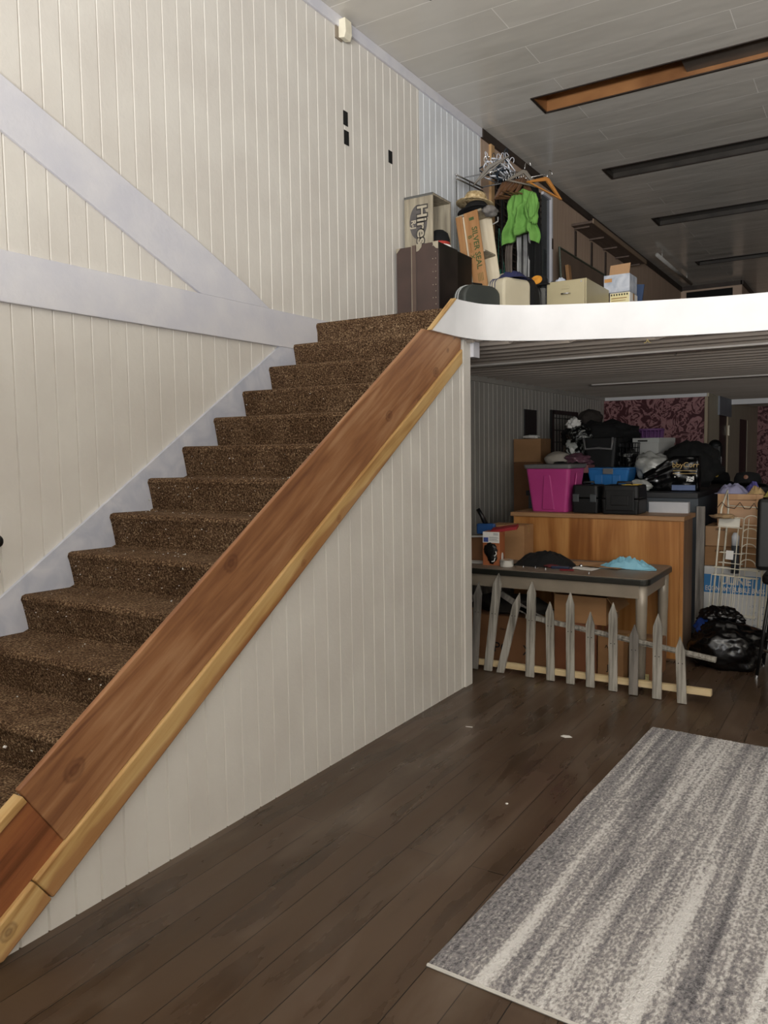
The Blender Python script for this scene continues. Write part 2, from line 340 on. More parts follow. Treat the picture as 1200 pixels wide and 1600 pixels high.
# soffit below the mezzanine: beaded boards running across
FP = [(-2.335, 4.25), (-2.335, 4.6), (-2.31, 4.78), (-2.255, 4.93), (-2.1, 5.085), (-1.92, 5.20), (-1.7, 5.31), (-1.36, 5.45), (-.98, 5.565), (-.61, 5.63), (-.2, 5.66), (1, 5.67), (5.1, 5.67)]
def smoothpath(P, n=6):
    out = []
    for i in range(len(P)-1):
        p0, p1, p2, p3 = [Vector(P[max(0, min(len(P)-1, j))]) for j in (i-1, i, i+1, i+2)]
        for k in range(n):
            t = k/n; out.append(tuple(.5*((2*p1)+(-p0+p2)*t+(2*p0-5*p1+4*p2-p3)*t*t+(-p0+3*p1-3*p2+p3)*t**3)))
    out.append(tuple(P[-1])); return out
FPs = smoothpath(FP)
def fascia_y(x):
    for a, b in zip(FPs[6:], FPs[7:]):
        if a[0] <= x <= b[0] and b[0] > a[0]: return lerp(a[1], b[1], (x-a[0])/(b[0]-a[0]))
    return FPs[-1][1]
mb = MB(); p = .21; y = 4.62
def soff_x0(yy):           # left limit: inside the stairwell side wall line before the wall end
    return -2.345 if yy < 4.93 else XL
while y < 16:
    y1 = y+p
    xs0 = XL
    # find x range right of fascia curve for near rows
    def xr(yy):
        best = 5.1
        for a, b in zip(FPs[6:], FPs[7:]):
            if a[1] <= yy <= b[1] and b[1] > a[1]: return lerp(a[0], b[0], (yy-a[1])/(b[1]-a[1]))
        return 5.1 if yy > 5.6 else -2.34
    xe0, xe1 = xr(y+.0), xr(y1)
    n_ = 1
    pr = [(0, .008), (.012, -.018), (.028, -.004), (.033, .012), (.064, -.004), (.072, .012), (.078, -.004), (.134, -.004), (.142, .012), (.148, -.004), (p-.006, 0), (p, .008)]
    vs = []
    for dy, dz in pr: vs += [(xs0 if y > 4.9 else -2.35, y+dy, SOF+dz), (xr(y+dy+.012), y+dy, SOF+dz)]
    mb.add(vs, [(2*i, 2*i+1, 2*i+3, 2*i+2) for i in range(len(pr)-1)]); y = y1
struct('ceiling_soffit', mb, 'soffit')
M['batten'] = mat('pale_gloss_batten', 'd3cec8', 'b5afa8', 2.5, .25, stretch=(.8, 8, 1))
struct('trim_30', MB().box(-3.0, 5.0, 6.13, 6.235, SOF-.030, SOF-.012), 'batten', bevel=.004)
struct('trim_31', MB().box(-2.75, 5.0, 8.86, 8.96, SOF-.030, SOF-.012), 'batten', bevel=.004)
# mezzanine slab (follows the curved edge) with carpeted top
poly = [(XL, 4.50), (-2.37, 4.50)]+[q for q in FPs[6:]]+[(5.1, 16.6), (XL, 16.6)]
poly = [(XL, 4.52), (-2.36, 4.52)]+[(max(-2.34, q[0]-.01), q[1]+.01) for q in FPs[5:]]+[(5.1, 18.6), (XL, 18.6)]
struct('floor_mezzanine', MB().prism(poly, 2, SOF+.02, ZM), 'carpet')
# white curved fascia
vs = []; N = len(FPs)
nr = []
for i, q in enumerate(FPs):
    a = Vector(FPs[max(0, i-1)]); b = Vector(FPs[min(N-1, i+1)]); t = (b-a).normalized(); nr.append(Vector((t.y, -t.x)))
th = .02
zb, zt = 2.345, 2.58
mb = MB()
def cutz(q):  # slanted free end
    return min(zt, zb+max(.0, (q[1]-4.30))/.33*(zt-zb)) if q[0] < -2.3 and q[1] < 4.64 else zt
pth = [q for q in FPs if q[1] >= 4.30]
pth = [(-2.335, 4.30), (-2.335, 4.36), (-2.335, 4.42), (-2.335, 4.48), (-2.335, 4.54), (-2.335, 4.60), (-2.334, 4.63)]+[q for q in FPs if q[1] > 4.65]
N = len(pth); vs = []
for i, q in enumerate(pth):
    a = Vector(pth[max(0, i-1)]); b = Vector(pth[min(N-1, i+1)]); t = (b-a).normalized(); nn = Vector((t.y, -t.x))
    o = Vector(q); z_ = cutz(q)
    vs += [(o.x+nn.x*th, o.y+nn.y*th, zb), (o.x+nn.x*th, o.y+nn.y*th, z_+.0004), (o.x, o.y, z_+.0004), (o.x, o.y, zb)]
fs = []
for i in range(N-1):
    for k in range(4): fs.append((4*i+k, 4*i+(k+1) % 4, 4*i+4+(k+1) % 4, 4*i+4+k))
fs += [(0, 1, 2, 3), tuple(4*(N-1)+k for k in range(4))]
struct('trim_4', MB().add(vs, fs), 'fascia')
# raw wooden cut edge of the fascia's end
struct('trim_5', MB().prism([(4.285, 2.345), (4.30, 2.345), (4.632, 2.58), (4.612, 2.583)], 0, -2.345, -2.312), 'strip')
# ---------------- stairs
RISE, RUN = .1696, .258
XS0, XS1 = XL+.022, -2.386
prof = []
NS = 14
ny = lambda j: 4.51-RUN*(NS-j); nz = lambda j: 2.511-RISE*(NS-j)
pts = [(ny(0)+RUN+.02, 0.0)]
poly = [(ny(1)+.03, 0)]
for j in range(1, NS+1):
    Y_, Z_ = ny(j), nz(j)
    zl = nz(j-1) if j > 1 else 0
    poly += [(Y_+.028, zl+.004), (Y_+.020, zl+.05), (Y_+.004, Z_-.045), (Y_-.004, Z_-.024), (Y_+.002, Z_-.007), (Y_+.020, Z_-.001)]
    if j < NS: poly += [(Y_+RUN-.0, Z_-.006)]
poly += [(4.60, ZM), (4.60, ZM-.2), (4.52, ZM-.24), (4.52, SOF-.1), (4.0, 1.8), (ny(1)+.6, 0)]
st = thing('staircase', 'straight staircase covered in flecked brown carpet climbing to the mezzanine', 'staircase', (0, 0, 0))
o = mkobj('carpeted_steps', MB().prism(poly, 0, XS0, XS1), 'carpet', st)
tri = o.modifiers.new('tri', 'TRIANGULATE')
struct('trim_6', MB().prism([(.9, 0), (1.2, 0.0), (4.35, 2.08), (4.43, 2.31), (4.11, 2.31), (.9, .205)], 0, XL+.001, XL+.020), 'skirt')   # painted skirt board
struct('trim_7', MB().box(XL, XL+.024, -3.0, 4.646, 2.31, 2.54), 'trimw', bevel=.003)             # level white band
struct('trim_8', MB().prism([(-.5, 4.36), (-.5, 4.05), (2.213, 3.062), (3.40, 2.545), (3.42, 2.541), (4.02, 2.541), (3.80, 2.655), (3.37, 2.847), (2.226, 3.305)], 0, XL, XL+.020), 'trimw', bevel=.003)
# stair side wall, panelled outside
def ztop(y): return min(.5+.657*(y-1.45), SOF)
mb = boards_x(XW, .95, 4.905, c0(0), lambda y: max(.12, .539+.657*(y-1.486)-.03) if y < 4.25 else 2.345, .1095, 2.684, back=.024)
struct('wall_stair', mb, 'wall', fix=False)
struct('wall_stair_end', MB().box(XL, -2.37, 4.82, 4.90, 0, SOF), 'darkpanel')
struct('trim_9', MB().box(-2.372, -2.348, 4.80, 4.905, 0, SOF), 'wall', bevel=.003)      # corner board
struct('trim_10', MB().box(-2.37, -2.325, 4.905, 5.0, 2.24, SOF), 'trimw', bevel=.002)
X0, X1 = XW+.001, XW+.024
rl = thing('stair_capping', 'wide stained pine planks with knots capping the stair side wall', 'handrail board', (0, 0, 0))
pb = lambda y: .303+.639*(y-1.645); pt = lambda y: .539+.657*(y-1.486)
mkobj('upper_plank', MB().prism([(1.486, .539), (1.645, .303), (4.738, 2.279), (4.738, 2.347), (4.235, 2.347)], 0, X0, X1), 'plank', rl, bevel=.004)
mkobj('lower_plank', MB().prism([(.90, .06), (1.02, -.0), (1.02, 0.002), (1.17, 0.002), (1.646, .301), (1.516, .494)], 0, X0, X1-.006), mat('x', '8a5230') if 0 else woodm('darker_pine_plank', '5f3418', '8a5230', '9c6238', 1, (), .5, 1, slope=math.atan(.656)), rl, bevel=.003)
mkobj('cap_strip', MB().prism([(.95, .155), (.95, .125), (1.512, .493), (1.496, .518)], 0, X0-.02, X1+.006), 'strip', rl, bevel=.002)
sb = lambda y: .272+.65*(y-1.797)
mkobj('upper_strip', MB().prism([(1.52, .222), (1.585, .13), (4.738, 2.184), (4.738, 2.277), (1.645, .301)], 0, X0, X1+.012), 'strip2', rl, bevel=.007)
mkobj('lower_strip', MB().prism([(1.20, .018), (1.40, .012), (1.583, .129), (1.518, .220)], 0, X0, X1+.012), 'strip2', rl, bevel=.007)
# ---------------- walls beyond
struct('wall_back_lower', MB().box(XL, -1.99, 11.42, 11.5, 0, SOF+.02), 'paper')
struct('trim_11', MB().box(XL+.02, -1.97, 11.395, 11.42, 2.283, 2.335), 'fascia', bevel=.002)
M['beige'] = mat('beige_panelling', 'd0c8b0', 'c4bca4', 3, .5, stretch=(1, 6, .5))
struct('trim_12', MB().box(-1.995, -1.955, 11.39, 11.5, 0, 2.285), mat('pale_wood_trim', 'b7a68c', 'ab997e', 4, .5, stretch=(1, 1, .2)), bevel=.003)
def opening_wall(x, y0, y1, z1, m, ops, name):
    mb = MB(); prev = y0
    for a, b, zt_ in ops: mb.box(x-.08, x, prev, a, 0, z1); mb.box(x-.08, x, a, b, zt_, z1); prev = b
    mb.box(x-.08, x, prev, y1, 0, z1); struct(name, mb, m)
opening_wall(-1.96, 11.5, 16.62, SOF+.02, 'beige', [(12.35, 13.12, 2.06), (14.35, 15.25, 2.06)], 'wall_hall')
struct('door_1', MB().box(-2.0, -1.967, 12.35, 13.12, 0, 2.06), mat('dark_varnished_door', '2c1a12', '21130d', 4, .45, stretch=(4, 4, .5)))
struct('door_2', MB().box(-2.0, -1.967, 14.35, 15.25, 0, 2.06), mat('dark_varnished_door', '2c1a12'))
struct('trim_13', MB().box(-1.975, -1.945, 13.06, 13.12, 0, 2.06), mat('pale_wood_trim', 'b7a68c'), bevel=.003)
struct('trim_14', MB().box(-1.97, -1.935, 12.22, 13.30, 2.06, 2.33), mat('grey_board', '8d9199', '838790', 4, .6), bevel=.003)
tag(mkobj('door_hinge', MB().box(-1.95, -1.935, 13.05, 13.12, 1.78, 1.92).tube([(-1.935, 13.06, 1.77), (-1.935, 13.06, 1.93)], .01), mat('nickel', 'cfc8b4', rough=.35, metal=.6)), 'pale metal hinge leaf on the dark hallway doorway jamb', 'hinge')
struct('wall_back_hall', MB().box(-1.96, 5.2, 16.62, 16.7, 0, SOF+.02), 'paper')
struct('trim_15', MB().box(-1.95, 5.1, 13.28, 13.34, 2.25, 2.335), 'fascia', bevel=.002)
# mezzanine far walls
struct('wall_back', MB().box(XL-.1, -2.26, 16.5, 16.6, ZM, ZC).box(-2.36, -2.26, 16.6, 18.6, ZM, ZC).box(-2.36, 5.2, 18.5, 18.6, ZM, ZC), 'brownwall')
struct('trim_16', MB().box(XL, -2.26, 16.47, 16.5, 4.64, ZC).box(-2.28, -2.23, 16.47, 18.5, 4.64, ZC), 'darkpanel')
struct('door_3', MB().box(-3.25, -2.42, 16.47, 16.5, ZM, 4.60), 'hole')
struct('wall_right', MB().box(5.1, 5.2, -3.6, 18.6, 0, ZC), 'wall')
# shop front with window openings
mb = MB(); mb.box(-3.4, 5.2, -3.6, -3.4, 0, 1.2); mb.box(-3.4, 5.2, -3.6, -3.4, 3.75, ZC); mb.box(-3.4, -3.25, -3.6, -3.4, 1.2, 3.75); mb.box(-1.75, -1.0, -3.6, -3.4, 1.2, 3.75); mb.box(4.75, 5.2, -3.6, -3.4, 1.2, 3.75)
struct('wall_front', mb, 'wall')
struct('wall_shade_screen', MB().box(-3.3, .25, -.75, -.65, 0, 1.85), 'wall')      # added unseen half-height screen behind the viewpoint, shading the lower left
# ================================================================= LOWER LEVEL OBJECTS
Rm = lambda a, ax='Z': Matrix.Rotation(a, 4, ax)
Tm = lambda x, y, z: Matrix.Translation((x, y, z))
def part(name, mb, m, t, label=None, **k): return tag(mkobj(name, mb, m, t, **k), label)
def solo(name, label, cat, mb, m, loc=(0, 0, 0), rot=(0, 0, 0), group=None, **k):
    if not isinstance(rot, (tuple, list)): rot = (0, 0, rot)
    return tag(mkobj(name, mb, m, None, loc, rot, **k), label, cat, group)
M['card'] = mat('cardboard', 'a37a52', '96704a', 3, .8, bump=.05, stretch=(1, 1, 3))
M['card2'] = mat('cardboard_dark', '8a6040', '7b5537', 3, .8, bump=.05)
M['card3'] = mat('cardboard_pale', 'b8926c', 'aa8561', 3, .8, bump=.05)
M['tape'] = mat('packing_tape', 'a8855c', '9d7a52', 6, .25)
M['cardin'] = mat('cardboard_inside', '4a3626', '3e2d20', 3, .9)
M['ink'] = mat('printed_black_ink', '1a1714', '121010', 5, .7)
M['chrome'] = mat('chrome', 'c9c9c9', 'b9b9b9', 5, .22, metal=1)
M['wireW'] = mat('cream_wire_enamel', 'e4dfcf', 'd5ceb8', 20, .4)
M['white'] = mat('white_paper', 'e6e4df', 'dad8d2', 5, .7)
M['greymetal'] = mat('taupe_metal', '8d8273', '82786a', 5, .4, metal=.15)
M['greyleg'] = mat('grey_metal_leg', '9c9284', '8f8678', 5, .35, metal=.2)
M['edge'] = mat('dark_vinyl_edge', '22221d', '1a1a16', 5, .35)
M['lam'] = mat('worn_laminate', '7d7062', '6e6256', 4, .45)
M['bag'] = mat('black_bin_liner', '08080a', '050506', 5, .22, spec=.6)
M['cloth'] = mat('black_cloth', '070708', '040404', 12, .9)
M['greyed'] = mat('weathered_picket_wood', 'aaa59b', '645f57', 2.6, .8, bump=.5, bscale=14, stretch=(16, 16, 1.2), ramp=(.32, .6))
M['greydk'] = mat('weathered_picket_wood_dark', '837d76', '54504b', 2.2, .8, bump=.5, bscale=14, stretch=(16, 16, 1.2), ramp=(.32, .6))
M['newpine'] = mat('new_pine', 'd9c49c', 'c8b084', 2, .6, stretch=(.6, 12, 12))
M['red'] = mat('red_card', '96202a', '84161f', 4, .5)
M['blue'] = mat('blue_plastic', '1f4f8a', '183f73', 4, .4)
M['pink'] = mat('magenta_tub_plastic', 'b03e80', 'a43775', 3, .38)
M['greylid'] = mat('grey_lid_plastic', '6b6a6a', '605f5f', 3, .4)
M['clear'] = mat('milky_clear_plastic', 'a9aaa6', '8c8d89', 5, .25, spec=.7)
M['yellow'] = mat('yellow_mark', 'c9a632', 'b8952a', 5, .5)
M['drawer_wood'] = woodm('honey_veneer', '7d4c22', '9f6a38', 'ba8850', 2, (), .35, .55)
def carton(name, label, x0, x1, y0, y1, z0, z1, m='card', rz=0, group=None, open_=False, prints=(), cat='cardboard box', tape=True):
    cx_, cy_ = (x0+x1)/2, (y0+y1)/2; w_, d_, h_ = x1-x0, y1-y0, z1-z0
    t = thing(name, label, cat, (cx_, cy_, z0), rz, group)
    X, Y = w_/2, d_/2
    if open_:
        b = MB(); th_ = .005
        b.box(-X, X, -Y, -Y+th_, 0, h_).box(-X, X, Y-th_, Y, 0, h_).box(-X, -X+th_, -Y+th_, Y-th_, 0, h_).box(X-th_, X, -Y+th_, Y-th_, 0, h_).box(-X+th_, X-th_, -Y+th_, Y-th_, 0, th_)
        part('body', b, m, t)
        for sx in (-1, 1):
            part('flap', MB().box(0, .12*1, -Y+.01, Y-.01, 0, .004), m, t, loc=(sx*X, 0, h_), rot=(0, -sx*(-.9) if sx > 0 else PI+.9*1, 0))
    else:
        b = MB(); b.box(-X, X, -Y, Y, 0, h_-.004)
        b.box(-X, X, -Y, -.002, h_-.0042, h_).box(-X, X, .002, Y, h_-.0042, h_)
        part('body', b, m, t, bevel=.003)
        if tape:
            tp = MB().box(-X-.0008, X+.0008, -.025, .025, h_, h_+.001).box(X, X+.001, -.025, .025, h_-.06, h_).box(-X-.001, -X, -.025, .025, h_-.06, h_)
            part('tape', tp, 'tape', t)
    for (s_, size, px_, pz_, mm) in prints:
        text(s_, size, (px_, -Y-.001, pz_), (1, 0, 0), (0, 0, 1), mm, t, 'printing')
    return t
# ---------------- rug
def rugfn(u, v):
    x = u*1.75+.006*noise.noise(Vector((0, v*6, 1))); y = v*2.52+.01*noise.noise(Vector((u*5, 0, 3)))
    h = .012+.0035*noise.noise(Vector((x*70, y*45, 0)))+.0015*noise.noise(Vector((x*160, y*120, 5)))+.004*noise.noise(Vector((x*2, y*2, 9)))
    if u == 0 or u == 1 or v == 0 or v == 1: h = .008
    return (x, y, h)
rug = thing('area_rug', 'shaggy grey and cream striped rug lying on the dark floorboards', 'rug', (-1.16, 2.085, 0), (0, 0, math.radians(-2.2)))
part('pile', MB().grid(rugfn, 230, 330, .007), 'rug', rug, smooth=True, fix=False)
part('bound_edge', MB().tube([(u*1.75, -.003, .006) for u in [i/20 for i in range(21)]], .006, 6), mat('rug_binding', 'c9c6c0', rough=.8), rug, 'pale grey bound edge')
# ---------------- picket fence
fr = thing('picket_fence', 'section of weathered picket fence with pointed pales leaning on the table', 'picket fence', (-2.5, 5.25, 0))
pk = [(-2.494, 5.25, -2.520, .63), (-2.385, 5.25, -2.365, .70), (-2.285, 5.245, -2.195, .575), (-2.058, 5.245, -2.105, .66), (-1.899, 5.23, -1.962, .535), (-1.753, 5.22, -1.815, .617), (-1.612, 5.21, -1.667, .497), (-1.455, 5.20, -1.512, .574), (-1.317, 5.18, -1.362, .45), (-1.165, 5.17, -1.213, .534), (-1.007, 5.15, -1.070, .41)]
TL = .10  # lean of the tops backwards per metre
for i, (xb, yb, xt, h_) in enumerate(pk):
    h_ += .015*h_/.6; xt += .036
    w_ = .0285+(.003 if i in (1, 3) else 0); n_ = 10
    k_ = random.Random(i)
    cut = .075+k_.random()*.02
    tip = (xt-xb)/h_
    P = []
    for s_, rng in ((-1, range(0, n_+1)), (1, range(n_, -1, -1))):
        for q in rng:
            z = q/n_*(h_-cut); jit = .0016*noise.noise(Vector((i*5+s_, z*18, 0)))
            P.append((s_*(w_+jit), z))
        if s_ == -1: P.append((.002, h_))
    P = [(p[0]+p[1]*tip, p[1]) for p in P]
    vs = P
    mb = MB().prism([(p[0], p[1]) for p in P], 1, -.018, 0)
    part('picket', mb, 'greydk' if i in (0, 8) else 'greyed', fr, {1: 'picket with a rotten split foot', 8: 'darker, shorter picket', 0: 'dark picket by the stair wall'}.get(i), loc=(xb+2.5, yb-5.25, 0.003), rot=(-math.atan(TL), 0, 0), bevel=.0015)
    nl = MB()
    zn = lerp(.40, .25, max(0, i-3)/7) if i > 2 else .42
    zn = min(zn, h_-.12)
    for sx in (-.012, .012):
        nl.lathe([(.0001, 0), (.0035, .0005), (.0035, .002)], 8, Tm(sx+zn*tip, -.0175, zn) @ Rm(PI/2, 'X'))
    part('nail_heads', nl, 'ink', fr, loc=(xb+2.5, yb-5.25, 0.003), rot=(-math.atan(TL), 0, 0))
part('bottom_rail', MB().box(-.02, 1.68, 0, .038, 0, .042), 'newpine', fr, 'new pale pine bottom rail', loc=(-.02, .020, .028), rot=(0, -.019, math.radians(-3.1)), bevel=.003)
part('top_rail', MB().box(0, 1.30, 0, .03, 0, .032).box(0.3, 1.30, -.012, 0, .012, .018), 'greyed', fr, loc=(.38, .052, .405), rot=(0, math.radians(6.2), math.radians(-3.0)), bevel=.003)
# ---------------- table
tb = thing('metal_table', 'long grey metal table with dark rubber edge behind the picket fence', 'table', (-2.02, 5.71, 0))
tw, td = .755, .375
def rrect(X, Y, r, n=5):
    out = []
    for cx_, cy_, a0 in ((X-r, Y-r, 0), (-X+r, Y-r, PI/2), (-X+r, -Y+r, PI), (X-r, -Y+r, 1.5*PI)):
        out += [(cx_+r*math.cos(a0+k/n*PI/2), cy_+r*math.sin(a0+k/n*PI/2)) for k in range(n+1)]
    return out
part('tabletop', MB().prism(rrect(tw-.006, td-.006, .05), 2, .705, .742), 'lam', tb)
part('edge_band', MB().prism(rrect(tw, td, .055), 2, .697, .738), 'edge', tb, 'dark rubber edge band', bevel=.006)
ap = MB(); ap.box(-tw+.03, tw-.06, -td+.02, -td+.032, .605, .697).box(-tw+.03, tw-.06, td-.032, td-.02, .605, .697).box(-tw+.03, -tw+.042, -td+.03, td-.03, .605, .697).box(tw-.052, tw-.04, -td+.03, td-.03, .605, .697)
part('apron', ap, 'greymetal', tb, bevel=.002)
for sx in (-1, 1):
    for sy in (-1, 1):
        lg = MB().lathe([(.026, .02), (.03, .1), (.038, .55), (.040, .70)], 20, Tm(sx*(tw-.06), sy*(td-.058), 0))
        l_ = part('leg', lg, 'greyleg', tb, smooth=True)
        part('foot_glide', MB().lathe([(.022, 0), (.022, .012), (.012, .013), (.012, .022)], 14, Tm(sx*(tw-.06), sy*(td-.058), 0)), 'black', l_)
# ---------------- honey wood cabinet behind the table
cb = thing('wooden_cabinet', 'honey coloured wooden cabinet standing behind the metal table', 'cabinet', (-1.888, 6.345, 0))
part('front_panel', MB().box(-.665, .655, -.205, -.19, .02, 1.065), 'drawer_wood', cb)
part('carcass', MB().box(-.675, .665, -.189, .215, .0, 1.065), woodm('dull_brown_side', '5a4230', '755a44', '8a6e54', 2, (), .5, .5), cb, 'duller brown side', bevel=.003)
part('corner_stile', MB().box(.655, .682, -.212, -.19, 0, 1.065), 'drawer_wood', cb, bevel=.002)
part('top_board', MB().box(-.69, .685, -.218, .225, 1.066, 1.10), woodm('worn_brown_top', '6b4a2e', '8f6a47', 'a98560', 0, (), .45, .6), cb, bevel=.004)
# ---------------- things on the table
bx_ = thing('tool_package', 'upright orange-brown tool package with white label on the table', 'package', (-2.475, 5.56, .742), math.radians(4))
part('box', MB().box(-.067, .067, -.06, .06, 0, .255), mat('package_tan', 'a8633c', '995833', 4, .55), bx_, bevel=.002)
part('white_label', MB().box(-.066, .066, -.0615, -.0602, .172, .2545), 'white', bx_, 'white printed label')
part('blue_square', MB().box(-.06, -.022, -.063, -.0616, .178, .212), mat('label_blue', '3b4f94', rough=.6), bx_)
lb = MB()
for i in range(5): lb.box(-.015, .058-.006*(i % 3), -.0628, -.0616, .186+i*.007, .1885+i*.007)
for i in range(3): lb.box(.018, .056, -.0628, -.0616, .23+i*.006, .233+i*.006)
part('label_print', lb, mat('label_grey_print', '8a8a8a', rough=.7), bx_)
tl = MB(); tl.blob((-.004, -.066, .118), (.045, .008, .048), .25, 2.5, 3, 4, ridge=True).blob((.01, -.066, .06), (.032, .008, .032), .3, 3, 3, 9, ridge=True)
part('product_picture', tl, 'black', bx_, 'black picture of a tool', smooth=True)
part('picture_highlight', MB().tube([(.04, -.072, .11), (.046, -.072, .09), (.03, -.072, .072)], .004, 6).tube([(.035, -.072, .06), (.028, -.072, .035), (.008, -.072, .03)], .004, 6), 'white', bx_)
part('oval_tag', MB().lathe([(.02, 0), (.02, .002)], 20, Tm(.069, -.005, .06) @ Rm(PI/2, 'Y') @ Matrix.Scale(1.7, 4, (1, 0, 0))), 'white', bx_, 'oval white tag on its side')
solo('red_carton', 'flat red carton lying tilted on top of the tool package', 'box', MB().box(-.1, .1, -.05, .05, 0, .022), 'red', (-2.40, 5.60, 1.005), (math.radians(8), math.radians(-9), math.radians(12)), bevel=.002)
tt = thing('tape_roll', 'silver roll of tape lying beside the tool package', 'tape roll', (-2.345, 5.50, .742))
part('roll', MB().lathe([(.025, 0), (.052, 0), (.052, .05), (.025, .05), (.025, 0)], 28), mat('silver_tape', 'c4c0b8', '8f8b84', 14, .3, ramp=(.45, .55)), tt, smooth=False, bevel=.003)
part('core', MB().lathe([(.0235, .001), (.0248, .001), (.0248, .049), (.0235, .049), (.0235, .001)], 24), 'card', tt)
def drape(name, label, cat, loc, sx, sy, h_, m, seed, fold=5, amp=.35, rz=0, th_=.004, ex=1.0, group=None, n_=44):
    def fn(u, v):
        x, y = (u-.5), (v-.5); r_ = min(1, math.sqrt((2*x)**2+(2*y)**2))
        o_ = seed*3.7
        edge = 1+.18*noise.noise(Vector((math.atan2(y, x)*1.3, o_, 0)))
        bump_ = h_*(1-r_**2)**ex
        f_ = noise.noise(Vector((x*fold+o_, y*fold, o_)))*.6+.5*(.5-abs(noise.noise(Vector((x*fold*1.7, y*fold*.8+o_, 2)))))
        z = max(th_+.001, bump_*(1+amp*f_)+th_+h_*amp*.35*max(0, f_)*(1-r_*.6))
        return (x*sx*edge, y*sy*edge, z)
    return solo(name, label, cat, MB().grid(fn, n_, n_, th_), m, loc, rz, group, smooth=True, fix=False)
drape('black_cloth', 'crumpled black cloth bag lying on the table before the cabinet', 'cloth', (-2.12, 5.72, .742), .46, .30, .085, 'cloth', 3, 5, .6)
drape('blue_cloth', 'crumpled light blue disposable cloth near the table\'s right end', 'cloth', (-1.53, 5.80, .742), .40, .17, .055, mat('light_blue_nonwoven', '86bcd0', '6fa6bc', 6, .7), 8, 9, 1.1, rz=.1)
def sheet(name, label, w_, h_, m, loc, rz, th_=.0015, cat='paper', group=None):
    def fn(u, v): return ((u-.5)*w_, (v-.5)*h_, th_+.002+.004*max(0, noise.noise(Vector((u*2+loc[0]*9, v*2, rz)))))
    return solo(name, label, cat, MB().grid(fn, 10, 10, th_), m, loc, rz, group, smooth=False, fix=False)
sheet('brown_paper', 'flattened brown paper on the table by the blue cloth', .34, .2, 'card3', (-1.79, 5.86, .743), .15, .003)
sheet('brown_envelope', 'brown envelope half under the light blue cloth', .24, .14, 'card', (-1.66, 5.76, .748), -.25, .002, 'envelope')
sheet('white_paper', 'white sheet of paper lying near the table front', .19, .12, 'white', (-1.79, 5.62, .743), -.2)
sheet('paper_leaflet', 'white leaflet under the left carton on the table', .2, .16, 'white', (-2.63, 5.60, .743), .2, cat='leaflet')
sheet('red_card', 'small dull red card at the table front edge', .10, .07, 'red', (-1.88, 5.50, .743), .3, .002, 'card')
solo('blue_box_cutter', 'small dark blue cutter on the table by the red card', 'cutter', MB().box(-.065, .065, -.017, .017, 0, .02).box(.065, .09, -.008, .008, .005, .014), mat('navy_plastic', '16233f', rough=.4), (-1.95, 5.56, .742), .15, bevel=.005)
solo('red_rag', 'small dark red rag beside the black cloth', 'rag', MB().blob((0, 0, .014), (.05, .03, .014), .2, 2, 3, 5, flat=0), mat('dark_red_rag', '5a1f22', rough=.9), (-2.02, 5.57, .742), smooth=True)
hw = [(-2.26, 5.47), (-2.22, 5.52), (-2.17, 5.46), (-2.13, 5.53), (-2.09, 5.47), (-2.04, 5.50), (-1.74, 5.72), (-1.70, 5.44), (-1.83, 5.76)]
for i, (x, y) in enumerate(hw):
    solo('metal_bolt', 'tiny metal bolt among the hardware scattered over the tabletop', 'bolt', MB().lathe([(.007, 0), (.007, .004), (.003, .0045), (.003, .011)], 6), 'chrome', (x, y, .742), .5*i, 'loose bolts on the table')
solo('paint_can_lid', 'small glass knob catching light on the table papers', 'knob', MB().lathe([(.012, 0), (.016, .01), (.012, .022), (.003, .026)], 14), 'chrome', (-1.83, 5.67, .7445), smooth=True)
carton('cardboard_box', 'brown carton with torn paper at the table\'s dark left end', -2.76, -2.57, 5.68, 5.95, .742, .93, 'card2')
carton('cardboard_box', 'brown carton behind the tool package against the cabinet', -2.66, -2.35, 5.86, 6.06, .742, 1.015, 'card')
sheet('torn_label', 'torn white shipping label on the left carton of the table', .17, .12, 'white', (-2.66, 5.72, .931), .5, cat='label')
dr = thing('cordless_tool', 'blue cordless tool with black handle on the cartons', 'power tool', (-2.63, 5.80, .985), (0, 0, .2))
part('body', MB().box(-.09, .06, -.03, .03, -.04, .045), 'blue', dr, bevel=.012)
part('handle', MB().tube([(-.02, 0, .04), (-.05, 0, .10), (-.085, 0, .16)], .019, 10, r2=.016), 'black', dr, 'black handle', smooth=True)
part('chuck', MB().tube([(.06, 0, 0), (.1, 0, -.005)], .02, 12), 'black', dr, smooth=True)
# ---------------- under the table
carton('cardboard_box', 'wide carton printed PO X low behind the left pickets', -2.78, -2.02, 5.55, 5.85, 0, .35, 'card2', prints=(('PO   X', .11, .08, .1, 'ink'), ('Glass Picture', .02, .03, .25, 'ink')))
carton('cardboard_box', 'reddish carton standing behind the middle pickets', -1.97, -1.66, 5.5, 5.8, 0, .36, mat('cardboard_reddish', '8a5638', '7b4b31', 3, .8))
carton('cardboard_box', 'open empty carton on top of the reddish carton under the table', -1.98, -1.60, 5.52, 5.86, .362, .56, 'card', open_=True)
carton('cardboard_box', 'carton on its end with black symbols between two pickets', -1.64, -1.46, 5.46, 5.72, 0, .30, 'card', prints=(('^  9', .055, 0, .22, 'ink'), ('JY', .06, 0, .08, 'ink')))
carton('cardboard_box', 'low carton under the table beside its front leg', -1.44, -1.27, 5.56, 5.9, 0, .25, 'card2')
carton('cardboard_box', 'shallow carton lying under the right end of the table', -1.58, -1.20, 5.72, 6.02, .30, .37, 'card3') if 0 else None
solo('yellow_label_box', 'small pale yellow box on the floor behind the right pickets', 'box', MB().box(-.06, .06, -.04, .04, 0, .05), mat('pale_yellow', 'c9c08a', rough=.6), (-1.36, 5.49, .0), .1)
